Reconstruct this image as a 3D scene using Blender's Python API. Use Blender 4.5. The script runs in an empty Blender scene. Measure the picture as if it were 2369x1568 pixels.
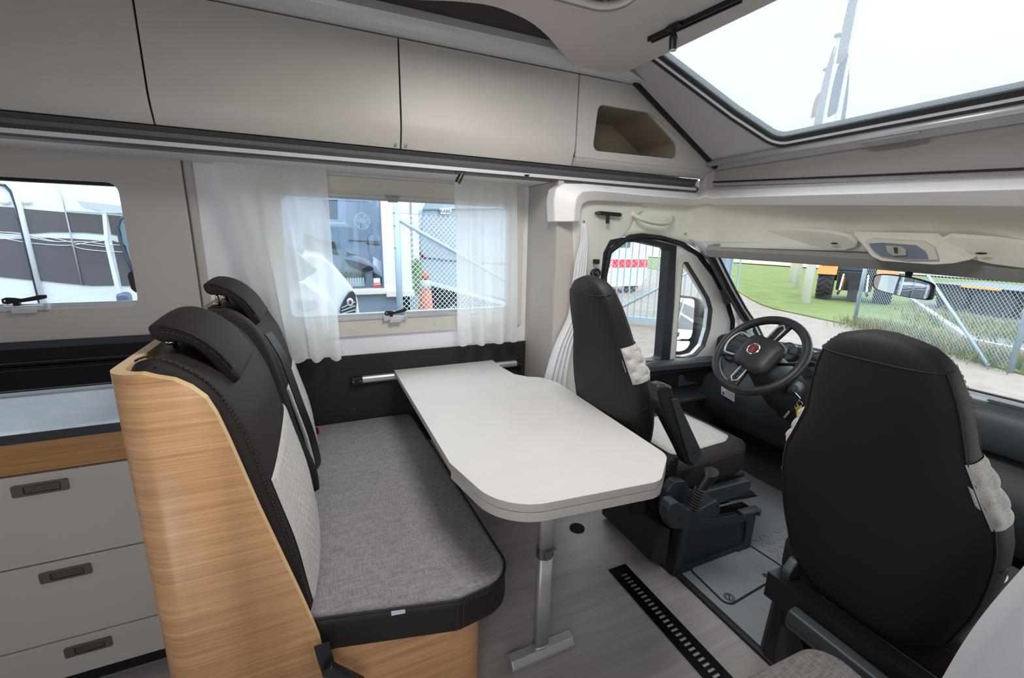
import bpy, bmesh, math, random
from mathutils import Vector, Matrix
from mathutils.geometry import tessellate_polygon
random.seed(7)
S = bpy.context.scene
COL = S.collection
PI = math.pi

# ------------------------------------------------------------------ camera
FPX = 1004.0; PW, PH = 2369, 1568
EYE = Vector((0, 0, 1.42))
_yaw, _pit, _rol = math.radians(24.34), math.radians(13.2), math.radians(-1.214)
_f = Vector((math.sin(_yaw) * math.cos(_pit), math.cos(_yaw) * math.cos(_pit), -math.sin(_pit)))
_r = Vector((math.cos(_yaw), -math.sin(_yaw), 0))
_d = _f.cross(_r)
RIGHT = _r * math.cos(_rol) + _d * math.sin(_rol)
DOWN = -_r * math.sin(_rol) + _d * math.cos(_rol)
cam = bpy.data.cameras.new('camera')
cam.sensor_width = 36.0
cam.lens = FPX / PW * 36.0
cam.clip_start = 0.02
cam.clip_end = 500
co = bpy.data.objects.new('camera', cam)
COL.objects.link(co)
M = Matrix((RIGHT, -DOWN, -_f)).transposed().to_4x4()
M.translation = EYE
co.matrix_world = M
S.camera = co

# ------------------------------------------------------------------ light
EXPO = 0.95
S.view_settings.view_transform = 'Standard'
S.view_settings.look = 'None'
S.view_settings.exposure = EXPO
S.view_settings.gamma = 1
S.view_settings.use_curve_mapping = False
w = bpy.data.worlds.new('sky')
S.world = w
w.use_nodes = True
nt = w.node_tree
bg = nt.nodes['Background']
tc = nt.nodes.new('ShaderNodeTexCoord')
nz = nt.nodes.new('ShaderNodeTexNoise')
nz.inputs['Scale'].default_value = 2.2
nz.inputs['Detail'].default_value = 5
mp = nt.nodes.new('ShaderNodeMapping')
mp.inputs['Scale'].default_value = (1, 1, 3)
cr = nt.nodes.new('ShaderNodeValToRGB')
cr.color_ramp.elements[0].position = .35
cr.color_ramp.elements[0].color = (.76, .81, .85, 1)
cr.color_ramp.elements[1].position = .65
cr.color_ramp.elements[1].color = (.90, .92, .94, 1)
nt.links.new(tc.outputs['Generated'], mp.inputs[0])
nt.links.new(mp.outputs[0], nz.inputs[0])
nt.links.new(nz.outputs[0], cr.inputs[0])
nt.links.new(cr.outputs[0], bg.inputs[0])
SKY = 3.7
# overcast sky: three times as bright overhead as at the horizon
sp = nt.nodes.new('ShaderNodeSeparateXYZ')
nt.links.new(tc.outputs['Generated'], sp.inputs[0])
mr_ = nt.nodes.new('ShaderNodeMapRange')
mr_.inputs[1].default_value = 0; mr_.inputs[2].default_value = 1
mr_.inputs[3].default_value = SKY / 3; mr_.inputs[4].default_value = SKY
nt.links.new(sp.outputs[2], mr_.inputs[0])
nt.links.new(mr_.outputs[0], bg.inputs[1])
S.cycles.use_denoising = True
try:
    S.cycles.denoiser = 'OPENIMAGEDENOISE'
    S.cycles.denoising_input_passes = 'RGB_ALBEDO_NORMAL'
except Exception:
    pass
S.cycles.max_bounces = 10
S.cycles.diffuse_bounces = 6
S.cycles.transparent_max_bounces = 16
S.cycles.sample_clamp_indirect = 6
S.cycles.caustics_reflective = False
S.cycles.caustics_refractive = False


def area(name, loc, direction, sx, sy, power, color=(1, 1, 1), portal=False):
    l = bpy.data.lights.new(name, 'AREA')
    l.shape = 'RECTANGLE'
    l.size = sx
    l.size_y = sy
    l.energy = power
    l.color = color
    if portal:
        l.cycles.is_portal = True
    o = bpy.data.objects.new(name, l)
    COL.objects.link(o)
    o.location = loc
    o.rotation_euler = Vector(direction).to_track_quat('-Z', 'Y').to_euler()
    return o


# added fill lamps at the entry side and roof hatch; sky portals at the openings
area('fill_entry', (-.30, -.38, 1.15), (0.25, 1, 0.1), .8, 1.5, 4, (.97, .98, 1))  # added fill inside the closed entry wall, standing for door daylight
area('fill_hatch', (.66, 1.07, 2.13), (0.0, 0, -1), .5, .5, 9.0, (1, .98, .95))  # added fill below the covered hatch, standing for its daylight
area('portal_skylight', (1.80, .94, 2.12), (-.49, 0, -.87), 1.3, .8, 0, portal=True)
area('portal_windscreen', (2.75, .94, 1.1), (-1, 0, -.25), 1.9, .8, 0, portal=True)
area('portal_side', (.45, 2.34, 1.3), (0, -1, 0), 1.15, .6, 0, portal=True)
area('portal_kitchen', (-1.2, 2.34, 1.35), (0, -1, 0), 1.15, .5, 0, portal=True)
area('portal_cab', (1.9, 2.1, 1.05), (0, -1, 0), 1.1, .75, 0, portal=True)
area('portal_cab2', (1.9, -.2, 1.05), (0, 1, 0), 1.1, .75, 0, portal=True)
area('portal_door', (-.30, -.46, 1.5), (0, 1, 0), .5, .7, 0, portal=True)


# ------------------------------------------------------------------ pixel helpers (of the 2369 x 1568 photograph)
def ray(x, y):
    return RIGHT * ((x - PW / 2) / FPX) + DOWN * ((y - PH / 2) / FPX) + _f


def at(axis, v, x, y):
    d = ray(x, y)
    return EYE + d * ((v - EYE[axis]) / d[axis])


def AX(v, x, y): return at(0, v, x, y)
def AY(v, x, y): return at(1, v, x, y)
def AZ(v, x, y): return at(2, v, x, y)


# ------------------------------------------------------------------ materials
MATS = {}


def srgb(c):
    return tuple(((v / 255) / 12.92 if v / 255 <= .04045 else ((v / 255 + .055) / 1.055) ** 2.4) for v in c)


def mat(name, rgb, rough=.5, metal=0, spec=.5, bump=0, bscale=200, var=0, vscale=8, stretch=None, coat=0, emit=0, alpha=1, sheen=0, tr=0):
    if name in MATS:
        return MATS[name]
    m = bpy.data.materials.new(name)
    m.use_nodes = True
    t = m.node_tree
    b = t.nodes['Principled BSDF']
    c = (*srgb(rgb), 1)
    b.inputs['Base Color'].default_value = c
    b.inputs['Roughness'].default_value = rough
    b.inputs['Metallic'].default_value = metal
    b.inputs['Specular IOR Level'].default_value = spec
    b.inputs['Coat Weight'].default_value = coat
    b.inputs['Alpha'].default_value = alpha
    if sheen:
        b.inputs['Sheen Weight'].default_value = sheen
    if tr:
        b.inputs['Transmission Weight'].default_value = tr
    if emit:
        b.inputs['Emission Color'].default_value = c
        b.inputs['Emission Strength'].default_value = emit
    co_ = t.nodes.new('ShaderNodeTexCoord')
    mp_ = t.nodes.new('ShaderNodeMapping')
    if stretch:
        mp_.inputs['Scale'].default_value = stretch
    t.links.new(co_.outputs['Object'], mp_.inputs[0])
    # every surface gets a little colour variation; "var" sets how much
    n = t.nodes.new('ShaderNodeTexNoise')
    n.inputs['Scale'].default_value = vscale
    n.inputs['Detail'].default_value = 6
    t.links.new(mp_.outputs[0], n.inputs[0])
    r = t.nodes.new('ShaderNodeMapRange')
    v = max(var, .02)
    r.inputs[1].default_value = .3
    r.inputs[2].default_value = .7
    r.inputs[3].default_value = 1 - v
    r.inputs[4].default_value = 1 + v
    t.links.new(n.outputs[0], r.inputs[0])
    mx = t.nodes.new('ShaderNodeVectorMath')
    mx.operation = 'SCALE'
    mx.inputs[0].default_value = c[:3]
    t.links.new(r.outputs[0], mx.inputs['Scale'])
    t.links.new(mx.outputs[0], b.inputs['Base Color'])
    if bump:
        n2 = t.nodes.new('ShaderNodeTexNoise')
        n2.inputs['Scale'].default_value = bscale
        n2.inputs['Detail'].default_value = 3
        t.links.new(mp_.outputs[0], n2.inputs[0])
        bu = t.nodes.new('ShaderNodeBump')
        bu.inputs['Strength'].default_value = bump
        bu.inputs['Distance'].default_value = .002
        t.links.new(n2.outputs[0], bu.inputs['Height'])
        t.links.new(bu.outputs[0], b.inputs['Normal'])
    MATS[name] = m
    return m


def wood(name, c1, c2, axis='X', rough=.45, scale=1.0, fine=1.0):
    """Veneer: long streaks running along the axis, drawn by stretched noise."""
    m = bpy.data.materials.new(name)
    m.use_nodes = True
    t = m.node_tree
    b = t.nodes['Principled BSDF']
    b.inputs['Roughness'].default_value = rough
    co_ = t.nodes.new('ShaderNodeTexCoord')
    mp_ = t.nodes.new('ShaderNodeMapping')
    k = {'X': (1.6, 30, 30), 'Y': (30, 1.6, 30), 'XY': (1.3, 1.3, 60), 'XF': (1.0, 22, 22)}[axis]
    mp_.inputs['Scale'].default_value = tuple(a * scale for a in k)
    n = t.nodes.new('ShaderNodeTexNoise')
    n.inputs['Scale'].default_value = 1.0
    n.inputs['Detail'].default_value = 8
    n.inputs['Roughness'].default_value = .62
    n.inputs['Distortion'].default_value = .35
    n2 = t.nodes.new('ShaderNodeTexNoise')
    n2.inputs['Scale'].default_value = .28
    n2.inputs['Detail'].default_value = 2
    r = t.nodes.new('ShaderNodeValToRGB')
    r.color_ramp.elements[0].position = .32
    r.color_ramp.elements[0].color = (*srgb(c1), 1)
    r.color_ramp.elements[1].position = .68
    r.color_ramp.elements[1].color = (*srgb(c2), 1)
    ad = t.nodes.new('ShaderNodeMath')
    ad.operation = 'MULTIPLY_ADD'
    ad.inputs[1].default_value = .35
    t.links.new(co_.outputs['Object'], mp_.inputs[0])
    t.links.new(mp_.outputs[0], n.inputs[0])
    t.links.new(mp_.outputs[0], n2.inputs[0])
    t.links.new(n2.outputs[0], ad.inputs[0])
    m2 = t.nodes.new('ShaderNodeMath')
    m2.operation = 'MULTIPLY'
    m2.inputs[1].default_value = .65 * fine
    t.links.new(n.outputs[0], m2.inputs[0])
    t.links.new(m2.outputs[0], ad.inputs[2])
    t.links.new(ad.outputs[0], r.inputs[0])
    t.links.new(r.outputs[0], b.inputs['Base Color'])
    bu = t.nodes.new('ShaderNodeBump')
    bu.inputs['Strength'].default_value = .12
    bu.inputs['Distance'].default_value = .001
    t.links.new(n.outputs[0], bu.inputs['Height'])
    t.links.new(bu.outputs[0], b.inputs['Normal'])
    MATS[name] = m
    return m


def fabric(name, c1, c2, scale=260, rough=.95, bump=.5):
    """Woven cloth: two crossing stretched noises give melange threads."""
    m = bpy.data.materials.new(name)
    m.use_nodes = True
    t = m.node_tree
    b = t.nodes['Principled BSDF']
    b.inputs['Roughness'].default_value = rough
    b.inputs['Specular IOR Level'].default_value = .2
    co_ = t.nodes.new('ShaderNodeTexCoord')
    outs = []
    for k in ((scale, scale * .12, scale), (scale * .12, scale, scale * .5)):
        mp_ = t.nodes.new('ShaderNodeMapping')
        mp_.inputs['Scale'].default_value = k
        n = t.nodes.new('ShaderNodeTexNoise')
        n.inputs['Scale'].default_value = 1
        n.inputs['Detail'].default_value = 4
        t.links.new(co_.outputs['Object'], mp_.inputs[0])
        t.links.new(mp_.outputs[0], n.inputs[0])
        outs.append(n)
    a = t.nodes.new('ShaderNodeMath')
    t.links.new(outs[0].outputs[0], a.inputs[0])
    t.links.new(outs[1].outputs[0], a.inputs[1])
    h = t.nodes.new('ShaderNodeMath')
    h.operation = 'MULTIPLY'
    h.inputs[1].default_value = .5
    t.links.new(a.outputs[0], h.inputs[0])
    r = t.nodes.new('ShaderNodeValToRGB')
    r.color_ramp.elements[0].position = .38
    r.color_ramp.elements[0].color = (*srgb(c1), 1)
    r.color_ramp.elements[1].position = .62
    r.color_ramp.elements[1].color = (*srgb(c2), 1)
    t.links.new(h.outputs[0], r.inputs[0])
    t.links.new(r.outputs[0], b.inputs['Base Color'])
    bu = t.nodes.new('ShaderNodeBump')
    bu.inputs['Strength'].default_value = bump
    bu.inputs['Distance'].default_value = .001
    t.links.new(h.outputs[0], bu.inputs['Height'])
    t.links.new(bu.outputs[0], b.inputs['Normal'])
    MATS[name] = m
    return m


def clear(name, tint=(255, 255, 255), refl=.06, veil=None, vamt=0.0):
    """Thin window pane: see-through with a weak mirror on top, optionally a milky share (cloth voile, screens)."""
    m = bpy.data.materials.new(name)
    m.use_nodes = True
    t = m.node_tree
    t.nodes.remove(t.nodes['Principled BSDF'])
    out = t.nodes['Material Output']
    tr = t.nodes.new('ShaderNodeBsdfTransparent')
    tr.inputs[0].default_value = (*srgb(tint), 1)
    last = tr
    if refl:
        g = t.nodes.new('ShaderNodeBsdfGlossy')
        g.inputs['Roughness'].default_value = .02
        mx = t.nodes.new('ShaderNodeMixShader')
        mx.inputs[0].default_value = refl
        t.links.new(tr.outputs[0], mx.inputs[1])
        t.links.new(g.outputs[0], mx.inputs[2])
        last = mx
    if veil:
        d = t.nodes.new('ShaderNodeBsdfDiffuse')
        d.inputs[0].default_value = (*srgb(veil), 1)
        tl = t.nodes.new('ShaderNodeBsdfTranslucent')
        tl.inputs[0].default_value = (*srgb(veil), 1)
        m1 = t.nodes.new('ShaderNodeMixShader')
        m1.inputs[0].default_value = .62
        t.links.new(d.outputs[0], m1.inputs[1])
        t.links.new(tl.outputs[0], m1.inputs[2])
        mx = t.nodes.new('ShaderNodeMixShader')
        mx.inputs[0].default_value = vamt
        t.links.new(last.outputs[0], mx.inputs[1])
        t.links.new(m1.outputs[0], mx.inputs[2])
        last = mx
    t.links.new(last.outputs[0], out.inputs[0])
    MATS[name] = m
    return m


# ------------------------------------------------------------------ objects
def props(o, label=None, cat=None, group=None, kind=None):
    if label: o['label'] = label
    if cat: o['category'] = cat
    if group: o['group'] = group
    if kind: o['kind'] = kind
    return o


def thing(name, label, cat, loc=(0, 0, 0), group=None):
    o = bpy.data.objects.new(name, None)
    o.empty_display_size = .05
    COL.objects.link(o)
    o.location = loc
    return props(o, label, cat, group)


def link(name, me, m=None, parent=None, smooth=False, bevel=0, seg=2, subsurf=0, solid=0):
    o = bpy.data.objects.new(name, me)
    COL.objects.link(o)
    if m is not None:
        if isinstance(m, (list, tuple)):
            for q in m: me.materials.append(q)
        else:
            me.materials.append(m)
    if smooth:
        for p in me.polygons: p.use_smooth = True
    if solid:
        s = o.modifiers.new('thickness', 'SOLIDIFY')
        s.thickness = solid
        s.offset = 0
    if subsurf:
        s = o.modifiers.new('soft', 'SUBSURF')
        s.levels = subsurf
        s.render_levels = subsurf
    if bevel:
        b = o.modifiers.new('edge', 'BEVEL')
        b.width = bevel
        b.segments = seg
        b.limit_method = 'ANGLE'
        b.angle_limit = math.radians(35)
        try:
            b.harden_normals = False
        except Exception:
            pass
        if not smooth:
            for p in me.polygons: p.use_smooth = True
            we = o.modifiers.new('shade', 'WEIGHTED_NORMAL')
            we.keep_sharp = False
    if parent is not None:
        o.parent = parent
        if parent.location.length > 0:
            o.matrix_parent_inverse = Matrix.Translation(parent.location).inverted()
        # a sub-part sits under a mesh that itself has an offset parent: its own inverse is enough, the mesh is at the world origin
    return o


def mesh(name, vs, fs, m=None, parent=None, **k):
    me = bpy.data.meshes.new(name)
    me.from_pydata([tuple(v) for v in vs], [], fs)
    me.update()
    bm = bmesh.new()
    bm.from_mesh(me)
    bmesh.ops.recalc_face_normals(bm, faces=bm.faces)
    bm.to_mesh(me)
    bm.free()
    return link(name, me, m, parent, **k)


class MB:
    """Collects shapes into one mesh."""
    def __init__(s): s.v = []; s.f = []

    def add(s, vs, fs):
        n = len(s.v)
        s.v += [tuple(v) for v in vs]
        s.f += [tuple(i + n for i in f) for f in fs]
        return s

    def box(s, x0, x1, y0, y1, z0, z1):
        return s.add([(x, y, z) for x in (x0, x1) for y in (y0, y1) for z in (z0, z1)],
                     [(0, 1, 3, 2), (4, 6, 7, 5), (0, 4, 5, 1), (2, 3, 7, 6), (0, 2, 6, 4), (1, 5, 7, 3)])

    def bar(s, a, b, w, h, up=(0, 0, 1)):
        a, b = Vector(a), Vector(b)
        d = (b - a).normalized()
        u = Vector(up)
        sd = d.cross(u)
        if sd.length < 1e-4: sd = d.cross(Vector((1, 0, 0)))
        sd.normalize()
        u = sd.cross(d).normalized()
        vs = [p + sd * (i * w / 2) + u * (j * h / 2) for p in (a, b) for i, j in ((-1, -1), (1, -1), (1, 1), (-1, 1))]
        return s.add(vs, [(0, 3, 2, 1), (4, 5, 6, 7)] + [(i, (i + 1) % 4, (i + 1) % 4 + 4, i + 4) for i in range(4)])

    def tube(s, pts, r, n=8, cap=True, closed=False):
        pts = [Vector(p) for p in pts]
        rs = r if isinstance(r, (list, tuple)) else [r] * len(pts)
        rings = []
        N = len(pts)
        prev = None
        for i, p in enumerate(pts):
            if closed:
                t = (pts[(i + 1) % N] - pts[i - 1])
            else:
                t = pts[min(i + 1, N - 1)] - pts[max(i - 1, 0)]
            t = t.normalized() if t.length > 1e-9 else Vector((0, 0, 1))
            if prev is None:
                a = Vector((0, 0, 1)) if abs(t.z) < .9 else Vector((1, 0, 0))
            else:
                a = prev
            u = (a - t * a.dot(t)).normalized()
            prev = u
            v = t.cross(u)
            rings.append([p + (u * math.cos(2 * PI * k / n) + v * math.sin(2 * PI * k / n)) * rs[i] for k in range(n)])
        return s.rings(rings, cap=cap and not closed, closed=closed)

    def rings(s, rings, cap=True, closed=False, loop=True):
        n = len(rings[0])
        vs = [p for r in rings for p in r]
        fs = []
        R = len(rings)
        for i in range(R if closed else R - 1):
            for k in range(n if loop else n - 1):
                a, b = i * n + k, i * n + (k + 1) % n
                c, d = ((i + 1) % R) * n + (k + 1) % n, ((i + 1) % R) * n + k
                fs.append((a, b, c, d))
        if cap:
            fs.append(tuple(range(n))[::-1])
            fs.append(tuple((R - 1) * n + k for k in range(n)))
        return s.add(vs, fs)

    def cyl(s, a, b, r, n=16):
        return s.tube([a, b], r, n)

    def ball(s, c, r, n=12, sc=(1, 1, 1)):
        c = Vector(c)
        rings = []
        for i in range(1, n):
            th = PI * i / n
            rings.append([c + Vector((math.sin(th) * math.cos(2 * PI * k / n) * r * sc[0], math.sin(th) * math.sin(2 * PI * k / n) * r * sc[1], math.cos(th) * r * sc[2])) for k in range(n)])
        return s.rings(rings)

    def prism(s, poly, axis, a0, a1, holes=()):
        """poly: 2-D outline in the plane across the axis (x->(y,z), y->(x,z), z->(x,y))."""
        def P(p, a):
            return {0: (a, p[0], p[1]), 1: (p[0], a, p[1]), 2: (p[0], p[1], a)}[axis]
        loops = [list(poly)] + [list(h) for h in holes]
        flat = [p for l in loops for p in l]
        n = len(flat)
        tris = tessellate_polygon([[Vector((p[0], p[1], 0)) for p in l] for l in loops]) if holes or len(poly) > 4 else ([(0, 1, 2), (0, 2, 3)] if len(poly) == 4 else [(0, 1, 2)])
        vs = [P(p, a0) for p in flat] + [P(p, a1) for p in flat]
        fs = []
        if not holes:
            fs = [tuple(range(n)), tuple(range(2 * n - 1, n - 1, -1))]
        else:
            fs = [tuple(t) for t in tris] + [tuple(i + n for i in t)[::-1] for t in tris]
        o = 0
        for l in loops:
            k = len(l)
            for i in range(k):
                a, b = o + i, o + (i + 1) % k
                fs.append((a, b, b + n, a + n))
            o += k
        return s.add(vs, fs)

    def build(s, name, m, parent=None, **k):
        return mesh(name, s.v, s.f, m, parent, **k)


def box(name, x0, x1, y0, y1, z0, z1, m, parent=None, bevel=0, **k):
    return MB().box(x0, x1, y0, y1, z0, z1).build(name, m, parent, bevel=bevel, **k)


def rrect(x0, x1, y0, y1, r, n=5):
    """Rounded rectangle outline."""
    out = []
    for cx, cy, a in ((x1 - r, y1 - r, 0), (x0 + r, y1 - r, 90), (x0 + r, y0 + r, 180), (x1 - r, y0 + r, 270)):
        for i in range(n + 1):
            t = math.radians(a + 90 * i / n)
            out.append((cx + r * math.cos(t), cy + r * math.sin(t)))
    return out


def rounded(poly, rs, n=6):
    """Round the corners of a polygon; rs one radius or one for each corner."""
    out = []
    N = len(poly)
    for i in range(N):
        r = rs[i] if isinstance(rs, (list, tuple)) else rs
        p = Vector(poly[i]); a = Vector(poly[i - 1]); b = Vector(poly[(i + 1) % N])
        if r <= 0:
            out.append(tuple(p)); continue
        u = (a - p); v = (b - p)
        lu, lv = u.length, v.length
        u.normalize(); v.normalize()
        ang = u.angle(v)
        d = min(r / math.tan(ang / 2), lu * .48, lv * .48)
        r2 = d * math.tan(ang / 2)
        c = p + (u + v).normalized() * (r2 / math.sin(ang / 2))
        s0 = p + u * d - c; s1 = p + v * d - c
        for k in range(n + 1):
            q = s0.lerp(s1, k / n)
            out.append(tuple(c + q.normalized() * r2))
    return out


def smooth_path(pts, n=6, closed=False):
    """Catmull-Rom through the points."""
    P = [Vector(p) for p in pts]
    N = len(P)
    out = []
    for i in range(N if closed else N - 1):
        p0 = P[i - 1] if (closed or i > 0) else P[0]
        p1 = P[i]; p2 = P[(i + 1) % N]
        p3 = P[(i + 2) % N] if (closed or i + 2 < N) else P[-1]
        for k in range(n):
            t = k / n
            out.append(.5 * ((2 * p1) + (p2 - p0) * t + (2 * p0 - 5 * p1 + 4 * p2 - p3) * t * t + (3 * p1 - p0 - 3 * p2 + p3) * t ** 3))
    if not closed: out.append(P[-1])
    return out


def inset(poly, d):
    """Offset a convex-ish outline inward by d (vertex bisectors)."""
    N = len(poly)
    ar = sum(poly[i][0] * poly[(i + 1) % N][1] - poly[(i + 1) % N][0] * poly[i][1] for i in range(N))
    sg = 1 if ar > 0 else -1
    out = []
    for i in range(N):
        p = Vector(poly[i][:2]); a = Vector(poly[i - 1][:2]); b = Vector(poly[(i + 1) % N][:2])
        e1 = (p - a); e2 = (b - p)
        n1 = Vector((-e1.y, e1.x)); n2 = Vector((-e2.y, e2.x))
        if n1.length: n1.normalize()
        if n2.length: n2.normalize()
        nn = n1 + n2
        if nn.length < 1e-6: nn = n1
        nn.normalize()
        k = max(.4, nn.dot(n1)) if n1.length else 1
        out.append(tuple(p + nn * sg * d / k))
    return out


def pad(poly, z0, z1, r, dome=0.0, steps=4, P=None):
    """Rings of an upholstered slab over a 2-D outline: rounded lower and upper edges, slightly domed top. P maps (x,y,z)->3-D."""
    P = P or (lambda x, y, z: (x, y, z))
    R = []
    for i in range(steps + 1):
        t = PI / 2 * i / steps
        R.append([P(x, y, z0 + r - r * math.cos(t)) for x, y in inset(poly, r * (1 - math.sin(t)))])
    for i in range(steps + 1):
        t = PI / 2 * i / steps
        R.append([P(x, y, z1 - r + r * math.sin(t)) for x, y in inset(poly, r * (1 - math.cos(t)))])
    if dome:
        cx = sum(p[0] for p in poly) / len(poly); cy = sum(p[1] for p in poly) / len(poly)
        base = inset(poly, r)
        for k in (.93, .8, .55, .25):
            R.append([P(cx + (x - cx) * k, cy + (y - cy) * k, z1 + dome * (1 - k ** 4)) for x, y in base])
    return R


def text(name, s, loc, right, up, size, m, parent=None, depth=.001, font_scale=1.0):
    """Real lettering, flattened to a mesh: right and up give the writing's plane."""
    cu = bpy.data.curves.new(name, 'FONT')
    cu.body = s
    cu.size = size
    cu.extrude = depth
    cu.align_x = 'CENTER'
    cu.align_y = 'CENTER'
    ob = bpy.data.objects.new(name, cu)
    me = bpy.data.meshes.new_from_object(ob)
    bpy.data.objects.remove(ob)
    r = Vector(right).normalized(); u = Vector(up).normalized()
    n = r.cross(u)
    for v in me.vertices:
        c = v.co.copy()
        v.co = Vector(loc) + r * c.x * font_scale + u * c.y + n * c.z
    me.name = name
    return link(name, me, m, parent)


def copy_tree(o, off, parent=None):
    c = o.copy()
    COL.objects.link(c)
    c.parent = parent
    if parent is None:
        c.location = Vector(o.location) + Vector(off)
    for ch in o.children:
        copy_tree(ch, off, c)
    return c


# ------------------------------------------------------------------ palette
M_wall = mat('wall_board', (184, 176, 170), .6, var=.02)
M_pale = mat('pale_wall', (230, 233, 238), .6)
M_cab = mat('locker_laminate', (188, 182, 176), .42, var=.02, spec=.4)
M_edge = mat('dark_gap', (28, 26, 26), .7)
M_alu = mat('brushed_aluminium', (192, 194, 195), .42, metal=.5, var=.03)
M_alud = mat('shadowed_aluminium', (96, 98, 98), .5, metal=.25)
M_chrome = mat('chrome', (215, 216, 218), .12, metal=1)
M_blk = mat('black_plastic', (22, 23, 25), .4)
M_rub = mat('black_rubber', (26, 28, 32), .6)
M_dboard = mat('dark_brown_board', (36, 30, 30), .75, bump=.15, bscale=500)
M_frame = mat('window_frame_plastic', (206, 202, 192), .5)
M_head = mat('headliner_cloth', (234, 231, 218), .9, bump=.25, bscale=700)
M_rim = mat('moulded_rim', (238, 233, 231), .45, bump=.08, bscale=900)
M_ceil = mat('ceiling_cloth', (204, 194, 189), .85, bump=.2, bscale=600)
M_dceil = mat('dark_ceiling_cloth', (62, 54, 52), .9)
M_greycl = mat('grey_felt', (196, 192, 193), .9, bump=.2, bscale=700)
M_paint = mat('white_paint', (222, 226, 230), .3, coat=.3)
M_cream = mat('cream_plastic', (214, 211, 200), .45)
M_dash = mat('charcoal_dash_plastic', (44, 49, 54), .5, bump=.15, bscale=900)
M_dash2 = mat('slate_seat_plastic', (48, 57, 63), .45, bump=.1, bscale=700)
M_glass = clear('window_pane', (232, 240, 244), .05)
M_glass2 = clear('clear_pane', (246, 250, 252), .045)
M_floor = wood('floor_vinyl', (146, 137, 135), (184, 175, 172), 'XF', rough=.42, scale=.9)
M_oak = wood('oak_veneer', (164, 120, 82), (212, 168, 124), 'XY', rough=.42, scale=3.0)
M_oak2 = wood('oak_veneer_horizontal', (146, 102, 64), (190, 145, 98), 'XY', rough=.42, scale=2.6)
M_oaked = mat('oak_edge', (222, 188, 140), .45)
M_leath = mat('brown_black_leather', (45, 39, 37), .6, bump=.3, bscale=900, spec=.16)
M_leath2 = mat('dark_seat_leather', (30, 26, 26), .55, bump=.3, bscale=900, spec=.35)
M_seatf = fabric('grey_melange_cloth', (116, 111, 113), (148, 143, 146))
M_quilt = fabric('light_quilted_cloth', (168, 163, 158), (202, 198, 194), scale=500, bump=.3)
M_stitch = mat('stitching_thread', (98, 86, 78), .8)
M_tag = mat('woven_label', (206, 206, 222), .7)


def st(o):
    o['kind'] = 'structure'
    return o


YW = 2.25            # inner face of the window wall
YR = -.42            # inner face of the entry-door wall
XB = 1.10            # bulkhead between cabin and cab
# ---------------- floor
st(box('floor', -2.6, 1.335, YR, YW + .05, -.05, 0, M_floor))
st(box('floor', 1.335, 3.0, -.02, 1.98, -.05, -.002, M_dash))
# round floor cap beneath the table
cp = MB(); p_ = AZ(0, 1335, 1222)
cp.tube([p_ + Vector((0, 0, .0005)), p_ + Vector((0, 0, .004)), p_ + Vector((0, 0, .006))], [.038, .038, .030], 24)
cp.build('drain_cap', mat('matt_black', (14, 14, 15), .9), bpy.data.objects['floor'])

# ---------------- window wall
W2 = [AY(YW, 650, 447), AY(YW, 1185, 462)]
wx0, wx1, wz0, wz1 = -.135, 1.0, 1.012, 1.590
kx0, kx1, kz0, kz1 = -1.75, -.668, 1.118, 1.590
wl = MB().prism([(-2.6, 0), (XB, 0), (XB, 2.30), (-2.6, 2.30)], 1, YW, YW + .05,
                holes=[rrect(wx0, wx1, wz0, wz1, .04), rrect(kx0 - .02, kx1 + .01, kz0 - .01, kz1 + .01, .03)])
st(wl.build('wall_left', M_pale))
kp = MB().prism([(-2.6, .80), (-.458, .80), (-.458, 1.76), (-2.6, 1.76)], 1, YW - .035, YW - .001, holes=[rrect(kx0, kx1, kz0, kz1, .035)])
kpo = st(kp.build('wall_left', M_cab, bevel=.003))
kpo.name = 'trim_1'
st(box('trim_19', -2.6, -.456, YW - .045, YW - .036, AY(YW - .04, 200, 341).z, AY(YW - .04, 200, 341).z + .02, M_edge))
st(box('trim_2', -.450, -.425, YW - .03, YW - .001, .80, 1.76, M_wall, bevel=.003))
# dark board of the dinette
props(box('wall_board', -.50, XB - .002, YW - .018, YW - .002, .30, .826, M_dboard, bevel=.002), 'dark brown board on the wall below the dinette window', 'panel')
# bulkhead strip beside the window wall and the pillar cover towards the cab
st(box('wall_front', XB, XB + .03, 1.926, YW + .05, 0, 1.70, M_wall))
st(box('wall_front', XB, XB + .03, YR, -.05, 0, 1.76, M_wall))
# entry-door wall, rear wall: their unseen window openings are added to tune the daylight
wr = MB().prism([(-2.6, 0), (XB, 0), (XB, 2.30), (-2.6, 2.30)], 1, YR - .05, YR, holes=[rrect(-.55, -.05, 1.15, 1.85, .05)])
st(wr.build('wall_right', M_pale))
wb = MB().prism([(YR, 0), (YW, 0), (YW, 2.30), (YR, 2.30)], 0, -2.65, -2.6, holes=[rrect(.7, 1.3, 1.2, 1.7, .05)])
st(wb.build('wall_back', M_pale))

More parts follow.
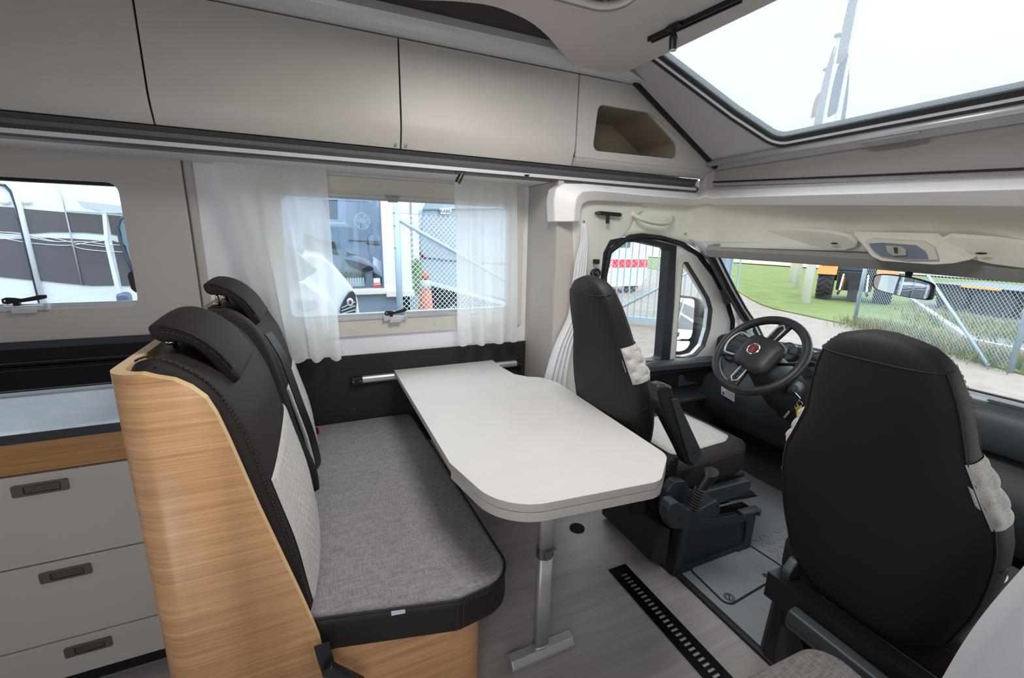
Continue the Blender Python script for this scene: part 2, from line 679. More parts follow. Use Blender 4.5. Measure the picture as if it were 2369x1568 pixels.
# ---------------- ceiling: dark cloth above, a pale moulded panel hanging below it
ZC = 2.17
st(box('ceiling', -2.6, 1.40, YR, YW + .05, 2.235, 2.26, M_dceil))
edge = [AZ(ZC, *p) for p in ((960, 0), (1050, 3), (1130, 12), (1185, 30), (1230, 53), (1265, 82), (1290, 110), (1308, 130))]
edge = [(p.x, p.y) for p in smooth_path(edge, 4)]
front = [(1.10, 1.865), (1.30, 1.865), (1.375, 1.80), (1.385, 1.62), (1.40, 1.2), (1.41, .9), (1.40, .3), (1.385, -.1), (1.37, -.38)]
edge = [p for p in edge if p[0] < 1.06]
cpoly = [(-2.6, 1.56)] + [(edge[0][0] - .2, edge[0][1] + .02)] + edge + front + [(-2.6, -.38)]
hatch = rrect(.36, 1.005, .78, 1.432, .085, 7)
cm = MB().prism(cpoly, 2, ZC, ZC + .06, holes=[hatch])
st(cm.build('ceiling', M_ceil))
# skylight slope
SL = .569
def sz(x): return 2.157 + SL * (1.49 - x)
sn = Vector((SL, 0, 1)).normalized()
sx = Vector((1, 0, -SL)).normalized()
def SP(x, y, d=0):
    """point on the sloped front roof, d metres below (inside) it"""
    return Vector((x, y, sz(x))) - sn * d
def onS(px, py):
    d = ray(px, py)
    n = Vector((SL, 0, 1)); c = 2.157 + SL * 1.49
    return EYE + d * ((c - n.dot(EYE)) / n.dot(d))
def slope(poly, d0, d1, holes=()):
    mb = MB().prism(poly, 2, 0, 1, holes=holes)
    mb.v = [tuple(SP(v[0], v[1], d0 if v[2] < .5 else d1)) for v in mb.v]
    return mb
CY = .94
def mir(pts): return [(x, 2 * CY - y) for x, y in pts][::-1]
gl = [onS(*p) for p in ((1515, 122), (1700, 262), (1795, 322))]
half = [(1.34, 1.74), (gl[0].x, gl[0].y), (gl[1].x, gl[1].y), (gl[2].x, gl[2].y)]
half[3] = (1.985, half[3][1])
glp = rounded(half + mir(half), [0, .02, .0, .07, .07, 0, .02, 0])
st(slope([(1.30, YW), (2.11, YW), (2.11, YR), (1.30, YR)], -.0, -.03, holes=[inset(glp, -.035)]).build('ceiling', M_greycl))
rub = slope(inset(glp, -.038), -.028, .010, holes=[inset(glp, -.014)])
rub.build('x', mat('slate_rubber', (44, 50, 56), .5))
fr = bpy.data.objects['x']; fr.name = 'window_3'; st(fr)
tr_ = slope(inset(glp, -.0128), .002, .014, holes=[inset(glp, -.0085)])
o = tr_.build('bright_bead', mat('bright_bead_metal', (240, 242, 244), .35), fr)
slope(inset(glp, -.009), -.028, .004, holes=[inset(glp, .016)]).build('inner_seal', M_blk, fr)
o = slope(inset(glp, -.010), -.034, -.030).build('pane', clear('screened_roof_pane', (214, 219, 222), .03, (225, 228, 230), .10), fr)
# tiny pearl catch at the upper corner of the roof window
g_ = onS(1519, 133)
# woven fly screen just below the roof pane
def screen_mat():
    m = bpy.data.materials.new('fly_screen')
    m.use_nodes = True
    t = m.node_tree
    t.nodes.remove(t.nodes['Principled BSDF'])
    out = t.nodes['Material Output']
    tr = t.nodes.new('ShaderNodeBsdfTransparent')
    df = t.nodes.new('ShaderNodeBsdfDiffuse')
    df.inputs[0].default_value = (.62, .66, .68, 1)
    tl = t.nodes.new('ShaderNodeBsdfTranslucent')
    tl.inputs[0].default_value = (.7, .74, .76, 1)
    m1 = t.nodes.new('ShaderNodeMixShader')
    t.links.new(df.outputs[0], m1.inputs[1]); t.links.new(tl.outputs[0], m1.inputs[2])
    mx = t.nodes.new('ShaderNodeMixShader')
    tc_ = t.nodes.new('ShaderNodeTexCoord')
    facs = []
    for ax in ('X', 'Y'):
        wv = t.nodes.new('ShaderNodeTexWave')
        wv.bands_direction = ax
        wv.inputs['Scale'].default_value = 75
        t.links.new(tc_.outputs['Object'], wv.inputs[0])
        facs.append(wv)
    mu = t.nodes.new('ShaderNodeMath'); mu.operation = 'MAXIMUM'
    t.links.new(facs[0].outputs['Fac'], mu.inputs[0]); t.links.new(facs[1].outputs['Fac'], mu.inputs[1])
    mr = t.nodes.new('ShaderNodeMapRange')
    mr.inputs[1].default_value = .3; mr.inputs[2].default_value = 1
    mr.inputs[3].default_value = .04; mr.inputs[4].default_value = .42
    t.links.new(mu.outputs[0], mr.inputs[0])
    t.links.new(mr.outputs[0], mx.inputs[0])
    t.links.new(tr.outputs[0], mx.inputs[1]); t.links.new(m1.outputs[0], mx.inputs[2])
    t.links.new(mx.outputs[0], out.inputs[0])
    return m
props(slope(inset(glp, .0165), -.004, -.003).build('fly_screen', screen_mat()), 'fine woven fly screen drawn across the big sloping roof window', 'screen')
# blind rail below the roof window, with its pull handle
br = thing('roof_blind_rail', 'slim silver blind rail along the bottom of the sloping roof window', 'blind rail', (2.05, CY, 1.84))
ra, rb = onS(1652, 372), onS(2369, 272)
k = (rb.y - ra.y)
dirv = Vector((rb.x - ra.x, rb.y - ra.y)) / k
def railp(y, d): return SP(ra.x + (y - ra.y) * 0.003, y, d)
q = MB()
q.tube([railp(1.90, .014), railp(-.02, .014)], .016, 10)
q.build('rail_tube', mat('pale_aluminium', (214, 216, 220), .3, metal=.45), br, smooth=True)
q = MB(); q.bar(railp(1.90, .022) + Vector((.012, 0, 0)), railp(-.02, .022) + Vector((.012, 0, 0)), .018, .014); q.build('rail_strip', mat('pale_aluminium', (205, 208, 212), .35, metal=.5), br, bevel=.002)
hp = [onS(*p) for p in ((2010, 337), (2155, 318))]
h0, h1 = railp(hp[0].y, .026), railp(hp[1].y, .026)
q = MB()
rings = []
for i in range(9):
    t = i / 8
    c = h0.lerp(h1, t)
    wd = .034 * min(1, math.sin(PI * min(max(t, .02), .98)) * 1.9 + .05)
    rings.append([c + sx * (.006 + a * wd) + sn * b for a, b in ((0, .004), (1, -.002), (1, -.012), (0, -.012))])
q.rings(rings)
q.build('pull_handle', mat('smoky_handle', (150, 150, 150), .25, spec=.6), br, bevel=.002)

# felt face and shelf above the cab
fx = 2.10
ft = [AX(fx, 1652, 385), AX(fx, 2369, 288)]
fb = [AX(fx, 1655, 422), AX(fx, 2369, 392)]
def ln(a, b, y): return a.z + (b.z - a.z) * (y - a.y) / (b.y - a.y)
yl, yr = 1.93, -.05
def zt(y): return ln(ft[0], ft[1], y)
def zb(y): return ln(fb[0], fb[1], y)
ys = [yl - i * (yl - yr) / 12 for i in range(13)]
q = MB()
q.rings([[(fx, y, zt(y) + .03), (fx + .02, y, zt(y) + .03), (fx + .02, y, zb(y) - .02), (fx, y, zb(y) - .02)] for y in ys])
st(q.build('wall_front', mat('shelf_felt', (160, 152, 149), .95, bump=.3, bscale=500)))
# moulded rim framing the opening to the cab
def rim_section(c, out, up, wd, hh):
    """c: lower inner corner; out: away from the cab opening; up: the section's rise"""
    return [c, c + out * .0 + up * hh * .12 - 0 * out, ]
ztop = lambda y: ln(AX(2.03, 1640, 441), AX(2.03, 2369, 412), y)
zmid = lambda y: ln(AX(1.955, 1640, 457), AX(1.955, 2369, 436), y)
zbot = lambda y: ln(AX(2.0, 1640, 474), AX(2.0, 2369, 478), y)
q = MB()
R = []
YL = 1.945
# pillar foot with its rounded plate, turning forward along the wall
for o_, c_, i_ in (((1283, 513), (1328, 513), (1342, 513)), ((1281, 462), (1330, 482), (1344, 486)), ((1286, 436), (1334, 458), (1349, 472)), ((1304, 424), (1346, 443), (1360, 466)),
                   ((1350, 425), (1372, 440), (1380, 464)), ((1410, 430), (1415, 443), (1418, 466)), ((1480, 436), (1480, 450), (1480, 469)), ((1560, 443), (1560, 456), (1560, 473)), ((1612, 448), (1612, 460), (1612, 476))):
    O_, C_, I_ = AY(1.898, *o_), AY(1.850, *c_), AY(1.885, *i_)
    R.append([Vector((O_.x, 1.975, O_.z)), O_, C_, I_, Vector((I_.x, 1.975, I_.z))])
def across(y, dx=0):
    return [(2.12, y, ztop(y)), (2.03 + dx, y, ztop(y)), (1.955 + dx, y, zmid(y)), (2.0 + dx, y, zbot(y)), (2.12, y, zbot(y))]
R.append([(2.10, 1.96, 1.70), (2.015, 1.875, 1.70), (1.955, 1.815, 1.66), (1.975, 1.835, 1.622), (2.10, 1.96, 1.622)])
for y in (1.79, 1.6, 1.3, 1.0, .7, .4, .1, -.06):
    R.append(across(y))
q.rings(R)
st(q.build('trim_3', M_rim, bevel=.006, seg=3))
q = MB(); q.tube([(2.095, y, zb(y) + .002) for y in ys], .004, 6); st(q.build('trim_20', M_edge))
# shelf top between rim and felt
q = MB(); q.rings([[(2.02, y, ztop(y) - .004), (2.14, y, zb(y) - .01), (2.14, y, zb(y) - .03), (2.02, y, ztop(y) - .03)] for y in ys])
st(q.build('trim_4', M_greycl))
# left: sloping top behind the rim against the wall, closes the corner under the lockers
st(MB().prism([(1.10, 1.688), (2.12, 1.688), (2.12, 1.76), (1.10, 1.76)], 1, 1.992, YW).build('trim_5', M_wall))
st(box('trim_6', 1.10, 2.12, YR, -.05, 1.60, 1.9, M_wall))
# wedge-shaped side walls that close the front roof
for y0, y1 in ((YW + .001, YW + .05), (YR - .05, -.05)):
    st(MB().prism([(XB, 1.70), (2.12, 1.70), (2.12, 1.86), (1.40, 2.27), (XB, 2.27)], 1, y0, y1).build('wall_front', M_greycl))


# ------------------------------------------------------------------ overhead lockers
YF = 1.90
LZ0, LZ1 = 1.762, 2.152
def yfront(z):
    """front line of the lockers: upright, curling back at the bottom"""
    t = max(0, (1.86 - z) / .10)
    return YF + .032 * t ** 1.6
zs = [LZ0, 1.775, 1.79, 1.81, 1.83, 1.86, 2.0, LZ1]
def locker_door(x0, x1, parent, name='door'):
    q = MB()
    q.rings([[(x0, yfront(z), z), (x1, yfront(z), z), (x1, yfront(z) + .016, z), (x0, yfront(z) + .016, z)] for z in zs])
    return q.build(name, M_cab, parent, bevel=.0015)
lock_labels = ['overhead locker at the far left above the kitchen window', 'widest overhead locker, above the left curtain, with one small round catch',
               'overhead locker above the right curtain, its round catch at the lower left']
lx = [(-2.0, -.458), (-.452, .352), (.358, 1.168)]
for i, (a, b) in enumerate(lx):
    t = thing('overhead_locker', 'taupe ' + lock_labels[i], 'locker', ((a + b) / 2, 2.05, LZ0), 'overhead lockers in a row')
    box('carcass', a - .002, b + .002, 1.95, YW - .001, LZ0 + .004, 2.20, M_edge if False else M_wall, t)
    box('shadow_gap', a - .003, b + .003, 1.925, 1.95, LZ0 + .03, LZ1 - .002, M_edge, t)
    locker_door(a, b, t)
    if i:
        cx = b - .018 if i == 1 else a + .018
        q = MB(); zc = AY(YF + .01, 917, 333).z
        q.tube([(cx, yfront(zc) + .002, zc), (cx, yfront(zc) - .004, zc)], [.0075, .006], 16)
        q.build('catch', M_chrome, t, smooth=False)
# end locker with the open cubby
t = thing('corner_locker', 'wedge-shaped end locker with an open rounded cubby beside the roof window', 'locker', (1.6, 2.05, LZ0))
x0 = 1.174
outl = [(x0, 1.86), (x0, LZ1), (1.485, LZ1), (2.062, 1.826), (2.066, 1.80), (2.05, 1.80)]
outl = [(x0, 1.80), (x0, LZ1), (1.485, LZ1), (2.05, 1.832), (2.062, 1.815), (2.052, 1.80)]
hole = [AY(YF, *p) for p in ((1385, 241), (1500, 260), (1565, 333), (1566, 368), (1371, 348))]
hole = rounded([(p.x, p.z) for p in hole], [.03, .03, .04, .03, .03])
mb = MB().prism(outl, 1, YF, YF + .016, holes=[hole]); mb.build('front_panel', M_cab, t, bevel=.0015)
mb = MB().prism([(x0, LZ0), (x0, 1.7995), (2.053, 1.7995), (2.045, LZ0)], 1, 0, 1)
q = MB()
q.rings([[(x0, yfront(z) * .0 + YF + (.03 * ((1.80 - z) / .038) ** 1.4 if z < 1.80 else 0), z), (2.052, YF + (.03 * ((1.80 - z) / .038) ** 1.4 if z < 1.80 else 0), z),
          (2.052, YF + .03 + .016, z), (x0, YF + .03 + .016, z)] for z in (LZ0, 1.772, 1.785, 1.7995)])
q.build('lower_edge', M_cab, t)
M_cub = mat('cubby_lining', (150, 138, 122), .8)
q = MB(); ins = hole
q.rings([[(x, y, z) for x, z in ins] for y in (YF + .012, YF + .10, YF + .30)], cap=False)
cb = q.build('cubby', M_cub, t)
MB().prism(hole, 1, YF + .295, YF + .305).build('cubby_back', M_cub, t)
box('carcass', 1.17, 1.40, 1.95, YW - .001, LZ0 + .004, LZ1 + .04, M_wall, t) if False else None
# black seal between the wedge and the sloping roof
q = MB(); q.bar(SP(1.41, 1.882, .004) , SP(2.075, 1.882, .004), .02, .022, up=sn); st(q.build('trim_7', M_rub))
# dark slope-end corner under the wedge
st(MB().prism([(2.04, 1.70), (2.12, 1.70), (2.12, 1.83), (2.07, 1.83), (2.045, 1.77)], 1, 1.91, 1.96).build('trim_8', M_greycl))
# cove above
cv = [(1.898, 2.157), (1.884, 2.161), (1.862, 2.172), (1.842, 2.188), (1.834, 2.205), (1.838, 2.235), (1.95, 2.235), (1.95, 2.157)]
q = MB(); q.rings([[(x, y, z) for y, z in cv] for x in (-2.6, -1, 0, 1, 1.30)])
q.rings([[(1.30, y, z) for y, z in cv], [(1.495, y, max(2.14, min(z, sz(1.495) - .001))) for y, z in cv]])
st(q.build('trim_9', mat('cove_silver', (206, 206, 206), .38, metal=.15), bevel=.0))
# profile rail and underside below the lockers
rl = thing('locker_rail', 'long grey profile rail running beneath all the overhead lockers', 'rail', (0, 1.95, 1.70))
pr = [(1.945, 1.760), (1.925, 1.757), (1.945, 1.742), (1.948, 1.728), (1.93, 1.716), (1.918, 1.708), (1.918, 1.696), (1.93, 1.688), (1.99, 1.688), (1.99, 1.760)]
q = MB(); q.rings([[(x, y, z) for y, z in pr] for x in (-2.2, -1, 0, 1, 1.95, 2.0)])
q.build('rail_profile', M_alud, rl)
q = MB(); q.rings([[(x, y, z) for y, z in ((1.9165, 1.709), (1.9165, 1.695), (1.921, 1.695), (1.921, 1.709))] for x in (-2.2, 0, 1.9, 1.98)])
q.build('light_strip', mat('diffuser_strip', (200, 200, 198), .4), rl)
q = MB(); q.box(-2.2, 1.10, 1.985, YW - .001, 1.690, 1.705)
q.build('underside', mat('underside_board', (216, 210, 206), .5), rl)
box('back_gap', -2.2, 2.0, 1.95, YW - .001, 1.705, 1.76, M_edge, rl)
# curtain spot clip
def spot(name, label, p, ang=0, s=1.0, base=True):
    t = thing(name, label, 'spotlight', p)
    p = Vector(p)
    q = MB()
    if base: q.box(p.x - .022 * s, p.x + .022 * s, p.y - .008, p.y + .008, p.z - .008, p.z)
    q.cyl(p + Vector((0, 0, -.004)), p + Vector((0, 0, -.02 * s)), .006 * s)
    q.build('swivel', M_blk, t)
    d = Vector((math.sin(ang), 0, -math.cos(ang)))
    a = p + Vector((0, 0, -.016 * s))
    q = MB(); q.tube([a - d * .012 * s, a + d * .012 * s, a + d * .034 * s], [.010 * s, .0125 * s, .0125 * s], 16)
    q.build('lamp_head', M_blk, t)
    q = MB(); q.cyl(a + d * .0335 * s, a + d * .0365 * s, .0105 * s)
    q.build('lens', M_chrome, t)
    return t
p = AZ(1.69, 1066, 398)
spot('small_spotlight', 'tiny black swivel spotlight on the locker underside by the right curtain', (p.x, p.y, 1.69), -.5, 1.0)
p = AZ(1.69, 1219, 405); q = MB(); q.tube([(p.x, p.y, 1.691), (p.x, p.y, 1.684)], [.013, .008], 12)
q.build('fitting_button', M_blk, rl)

# ------------------------------------------------------------------ dinette window
w2 = MB().prism(rrect(-.20, 1.065, .925, 1.675, .02), 1, YW - .016, YW - .001, holes=[rrect(wx0, wx1, wz0, wz1, .035)])
w2 = st(w2.build('window_2', M_frame, bevel=.004))
for zz, xs in ((1.640, (.145, .31, .56, .80)), (.962, (.145, .33, .56, .80))):
    for x in xs:
        q = MB(); q.tube([(x, YW - .016, zz), (x, YW - .0185, zz)], [.008, .006], 12)
        q.build('screw_cap', M_frame, w2)
q = MB().prism(rrect(wx0 + .002, wx1 - .002, wz0 + .002, wz1 - .002, .035), 1, YW - .004, YW + .030, holes=[rrect(wx0 + .016, wx1 - .016, wz0 + .022, wz1 - .012, .03)])
q.build('inner_frame', mat('grey_window_frame', (186, 190, 194), .35), w2)
MB().prism(rrect(wx0 + .01, wx1 - .01, wz0 + .01, wz1 - .01, .03), 1, YW + .026, YW + .029).build('pane', M_glass, w2)
box('lower_rail', wx0, wx1, YW - .022, YW - .012, wz0 - .006, wz0 + .008, M_alu, w2)
box('upper_rail', wx0, wx1, YW - .022, YW - .012, wz1 - .004, wz1 + .006, mat('pale_rail', (200, 200, 198), .4), w2)
def latch(px, py, par, Y, sc=1.0, flip=1):
    p = AY(Y, px, py)
    x, z = p.x, p.z
    q = MB(); q.box(x - .052 * sc, x + .052 * sc, Y - .014, Y, z - .016, z + .004); q.box(x - .030 * sc, x + .030 * sc, Y - .026, Y - .012, z - .024, z - .004)
    q.box(x - .058 * sc, x - .048 * sc, Y - .018, Y, z - .016, z + .012); q.box(x + .048 * sc, x + .058 * sc, Y - .018, Y, z - .016, z + .012)
    q.build('latch', mat('pale_latch', (190, 194, 198), .35), par, bevel=.002)
    q = MB()
    q.rings([[(x + a * sc, Y - .012 + .004 * k, z + b) for k in (0, 1) for b in ((l, h) if k == 0 else (h, l))] for a, l, h in
             ((-.052, .014, .030), (-.040, .010, .036), (-.020, .014, .034), (-.005, .016, .030), (.02, .020, .036), (.04, .024, .042), (.058, .030, .042))])
    q.box(x - .028 * sc, x - .012 * sc, Y - .012, Y + .004, z, z + .02)
    q.build('lever', M_blk, par, bevel=.002)
    q = MB(); q.ball((x - .043 * sc, Y - .013, z + .023), .004, 8); q.build('lever_pin', M_chrome, par)
latch(914, 733, w2, YW - .02)
p = AY(YW - .02, 908, 462)
q = MB(); q.box(p.x - .022, p.x + .022, YW - .034, YW - .014, p.z - .012, p.z + .012); q.box(p.x - .034, p.x + .034, YW - .03, YW - .014, p.z + .006, p.z + .018)
q.build('blind_catch', mat('catch_grey', (158, 158, 154), .45), w2, bevel=.002)

# kitchen window
w1 = MB().prism(rrect(kx0 - .012, kx1 + .008, kz0 - .006, kz1 + .006, .035), 1, YW - .001, YW + .03, holes=[rrect(kx0 + .004, kx1 - .004, kz0 + .002, kz1 - .004, .03)])
w1 = st(w1.build('window_1', mat('dark_window_frame', (70, 72, 74), .4)))
MB().prism(rrect(kx0 - .008, kx1 + .004, kz0 - .002, kz1, .03), 1, YW + .018, YW + .021).build('pane', M_glass, w1)
q = MB()
for k in range(3): q.box(kx0 + .01, kx1 - .003, YW - .030 + .008 * k, YW - .024 + .008 * k, kz0 - .004 + .006 * k, kz0 + .006 + .006 * k)
q.build('lower_rail', M_alu, w1)
box('blind_cassette', kx0 + .01, kx1 - .008, YW - .03, YW - .004, kz1 - .012, kz1 - .002, M_blk, w1, bevel=.002)
latch(62, 708, w1, YW - .028, 1.15)
p = AY(YW - .02, 286, 471); box('clip', p.x - .006, p.x + .004, YW - .03, YW - .012, p.z - .02, p.z + .012, M_blk, w1, bevel=.002)
q = MB(); p = AY(YW - .02, 314, 650)
q.rings([[(p.x + .010, YW - .03, p.z + h), (p.x - wd, YW - .032, p.z + h), (p.x - wd, YW - .014, p.z + h), (p.x + .010, YW - .014, p.z + h)] for h, wd in ((-.045, .004), (-.03, .016), (.02, .020), (.036, .014), (.042, .002))])
q.build('side_lever', M_blk, w1, bevel=.002)

# ------------------------------------------------------------------ curtains (sheer voile, real folds)
M_voile = clear('voile', (255, 255, 255), 0, (255, 255, 255), .70)
M_voileh = clear('voile_hem', (255, 255, 255), 0, (252, 252, 252), .90)
def curtain(label, top, bot, Y, folds, seed, group='voile curtains of the dinette window'):
    rnd = random.Random(seed)
    t = thing('curtain', label, 'curtain', (top[0].x, Y, top[0].z), group)
    ph = [rnd.uniform(0, 6.28) for _ in range(3)]
    N = 90
    def row(v):
        out = []
        for i in range(N + 1):
            u = i / N
            a = Vector(top[0]).lerp(Vector(top[1]), u); b = Vector(bot[0]).lerp(Vector(bot[1]), u)
            p = a.lerp(b, v)
            amp = .008 + .015 * v
            uu = u + .015 * math.sin(5 * v + ph[2])
            wv = math.sin(2 * PI * folds * uu + ph[0]) + .5 * math.sin(2 * PI * folds * 1.7 * uu + ph[1] + v)
            xs = .35 * amp * math.cos(2 * PI * folds * uu + ph[0])
            drop = .012 * math.sin(2 * PI * folds * uu + ph[0] + .6) * v
            out.append((p.x + xs, p.y + amp * wv, p.z + drop * (v > .9)))
        return out
    vs = [k / 24 * .955 for k in range(25)]
    q = MB(); q.rings([row(v) for v in vs], cap=False, loop=False); q.build('voile_cloth', M_voile, t, smooth=True)
    q = MB(); q.rings([row(v) for v in (.955, .97, .985, 1.0)], cap=False, loop=False); q.build('hem', M_voileh, t, smooth=True)
    q = MB(); q.rings([[Vector(p) + Vector((0, .001 * s, 0)) for p in row(v)] for v, s in ((0.0, 0), (.02, 0))], cap=False, loop=False)
    return t
Yc = 2.165
cur = [AY(Yc, 488, 350), AY(Yc, 752, 372), AY(Yc, 628, 838), AY(Yc, 786, 826)]
for c in cur[:2]: c.z = 1.688
curtain('white sheer curtain hanging left of the dinette window behind the two headrests', cur[:2], cur[2:], Yc, 3.6, 3)
cur = [AY(Yc, 1052, 396), AY(Yc, 1196, 410), AY(Yc, 1062, 796), AY(Yc, 1193, 786)]
for c in cur[:2]: c.z = 1.688
curtain('white sheer curtain hanging right of the dinette window by the bulkhead', cur[:2], cur[2:], Yc, 3.4, 11)

# ------------------------------------------------------------------ kitchen block
kt = thing('kitchen_unit', 'kitchen base cabinet with three taupe drawers behind the oak side panel', 'cabinet', (-1.2, 1.8, 0))
KY = 1.515
box('carcass', -2.0, -.385, KY + .02, YW - .04, .06, .855, M_edge, kt)
box('plinth', -2.0, -.385, KY + .045, KY + .06, .0, .06, M_blk, kt)
ztops = [AY(KY, 150, y).z for y in (1084, 1292, 1483)]
def kz(x, y): return AY(KY, x, y).z
l1, l2, l3 = kz(165, 1082), kz(190, 1284), kz(206, 1464)
box('fascia', -2.0, -.385, KY, KY + .02, l1 + .003, .856, M_oak2, kt, bevel=.001)
hs = [((26, 1110), (163, 1120), 1127), ((90, 1310), (216, 1318), 1324), ((147, 1480), (264, 1490), 1494)]
for i, (za, zb_) in enumerate(((l1, l2), (l2, l3), (l3, .075))):
    d = box('drawer', -2.0, -.385, KY - .001, KY + .019, zb_ + .002, za - .003, M_cab, kt, bevel=.002)
    xa, xb = AY(KY, hs[i][0][0], hs[i][2]).x, AY(KY, hs[i][1][0], hs[i][2]).x
    zc = (AY(KY, (hs[i][0][0] + hs[i][1][0]) / 2, hs[i][2])).z
    q = MB().prism(rrect(xa, xb, zc - .017, zc + .017, .004), 1, KY - .0075, KY - .001, holes=[rrect(xa + .024, xb - .016, zc - .011, zc + .012, .003)])
    q.build('handle', mat('satin_nickel', (128, 124, 118), .38, metal=.8), d, bevel=.001)
    box('grip_plate', xa + .026, xb - .018, KY - .006, KY - .002, zc - .010, zc + .010, mat('satin_nickel_dark', (112, 108, 102), .42, metal=.8), d, bevel=.001)
cz = .885
wt = box('worktop', -2.0, -.372, KY - .015, YW - .04, .857, cz, mat('worktop_glare_blue', (212, 224, 238), .33, spec=.9, coat=.4, var=.05, vscale=30), bevel=.001)  # pale blue base colour imitates window glare on the worktop
props(wt, 'kitchen worktop with window glare painted pale blue and a dark front edge', 'worktop')
box('front_edge', -2.0, -.372, KY - .0165, KY - .0152, .8575, cz - .001, mat('slate_edge', (44, 50, 54), .6, var=.15, vscale=60), wt)
hb = thing('hob', 'black glass hob lid set into the worktop below the kitchen window', 'hob', (-1.2, 2.0, cz))
hy0 = AZ(.9, 150, 896).y
gx1 = AZ(.9, 296, 884).x
MB().prism(rrect(-1.9, gx1, hy0, 2.19, .02), 2, cz + .002, cz + .018).build('glass_lid', mat('black_glass', (7, 8, 9), .06, spec=.7, coat=.6), hb, bevel=.002)
q = MB().prism(rrect(-1.906, gx1 + .006, hy0 - .006, 2.196, .024), 2, cz + .0, cz + .0145, holes=[rrect(-1.901, gx1 + .001, hy0 - .001, 2.191, .021)])
q.build('steel_rim', M_chrome, hb)
bs = box('splashback', -2.0, -.44, YW - .05, YW - .036, cz, .998, MATS['black_glass'], bevel=.001)
props(bs, 'glossy black splashback strip under the kitchen window', 'splashback')
box('metal_line', -2.0, -.44, YW - .0525, YW - .0503, cz + .03, cz + .034, mat('bronze_line', (120, 104, 84), .3, metal=.8), bs)

# ------------------------------------------------------------------ dinette bench
SZ = .49
bench = thing('dinette_bench', 'two-seat dinette bench with oak side panel, grey seat cushion and dark leather back', 'bench', (.1, 1.6, 0))
fa = [AY(.98, *p) for p in ((355, 873), (400, 880), (440, 897), (475, 922), (500, 960), (530, 1022), (600, 1180), (700, 1390), (740, 1480), (760, 1568))]
prof = [(p.x, p.z) for p in fa]
PB = -.372       # back plane of the wooden shell
TH = .022
# side panel with a rounded vertical corner turning into the back: ring section in plan, cut to the profile height
def ztop_at(x):
    for (xa, za), (xb, zb2) in zip(prof, prof[1:]):
        if xa <= x <= xb: return za + (zb2 - za) * (x - xa) / (xb - xa)
    return prof[0][1] if x < prof[0][0] else prof[-1][1]
Yp = .98
outer = []; inner = []
R0 = .062
for i in range(9):
    a = PI / 2 * i / 8
    outer.append((PB + R0 - R0 * math.cos(a), Yp + R0 - R0 * math.sin(a)))
    r2 = R0 - TH
    inner.append((PB + R0 - r2 * math.cos(a), Yp + R0 - r2 * math.sin(a)))
outer = [(PB, YW - .06), (PB, 1.6)] + outer
inner = [(PB + TH, YW - .06), (PB + TH, 1.6)] + inner
xs = [p[0] for p in prof if p[0] > PB + R0 + .003]
outer += [(x, Yp) for x in xs]; inner += [(x, Yp + TH) for x in xs]
ztops_ = [1.158 if o_[0] < prof[0][0] else ztop_at(o_[0]) for o_ in outer]
q = MB()
q.rings([[(o_[0], o_[1], 0), (o_[0], o_[1], z), (i_[0], i_[1], z), (i_[0], i_[1], 0)] for o_, i_, z in zip(outer, inner, ztops_)])
me_o = q.build('side_panel', [M_oak, M_oaked], bench, smooth=False)
for p in me_o.data.polygons:
    c = p.center
    if abs(p.normal.z) > .15 or (p.normal.x > .6 and p.center.y < Yp + TH):
        p.material_index = 1
    else:
        p.use_smooth = True
# wooden seat base
bp = [(-.07, 2.2), (-.07, Yp + .018), (.30, Yp + .018), (.385, Yp + .055), (.385, 2.2)]
bp = [(-.045, 2.2), (-.045, Yp + .022), (.384, Yp + .022), (.384, 2.2)]
MB().prism(rounded(bp, [0, 0, .07, 0], 8), 2, 0, .382).build('base', M_oak, bench)
# cushion: leather border below, cloth top
co_pts = [AZ(SZ, *p) for p in ((716, 1410), (750, 1434), (1060, 1385))]
cout = [(-.105, 2.21), (-.100, 1.014), (co_pts[2].x, co_pts[2].y), (.452, .945), (.425, 1.9), (.415, 2.21)]
cout = rounded(cout, [0, .035, .06, .13, 0, .05], 8)
R = pad(cout, .375, SZ - .008, .022, 0, 4)
q = MB(); q.rings(R); q.build('cushion_border', M_leath2, bench, smooth=True)
R = pad(inset(cout, .006), SZ - .030, SZ + .006, .018, 0, 4)
q = MB(); q.rings(R); q.build('seat_cushion', M_seatf, bench, smooth=True)
# piping and stitched seams
cp3 = [(x, y, SZ - .006) for x, y in inset(cout, .0005)]
q = MB(); q.tube(cp3, .0035, 6, closed=True); q.build('piping', M_leath2, bench, smooth=True)
def stitches(name, path, parent, step=.0085, m=None, r=.0005):
    """one row of thread: short dashes lying on the path"""
    P = [Vector(p) for p in path]
    q = MB()
    acc = 0
    for a, b in zip(P, P[1:]):
        L = (b - a).length
        d = (b - a).normalized() if L else Vector((1, 0, 0))
        s = -acc
        while s < L:
            if s >= 0: q.bar(a + d * s, a + d * min(s + step * .6, L), r * 2, r * 2)
            s += step
        acc = (L + acc) % step if L else acc
    if not q.v: return
    o = q.build(name, m or M_stitch, parent)
    o['kind'] = 'stuff'
    return o
i0 = next(i for i, p in enumerate(cout) if p[1] < 1.0)
seam = [(x, y, SZ - .020) for x, y in inset(cout, -.0008) if y < 1.3 and x > -.06]
stitches('border_stitching', seam, bench)
for dx in (0, .016):
    x = co_pts[2].x - .002 + dx
    stitches('upright_stitching', [(x, co_pts[2].y - .0015 - dx * .1, SZ - .024), (x - .002, co_pts[2].y - .0015 - dx * .1, .385)], bench)
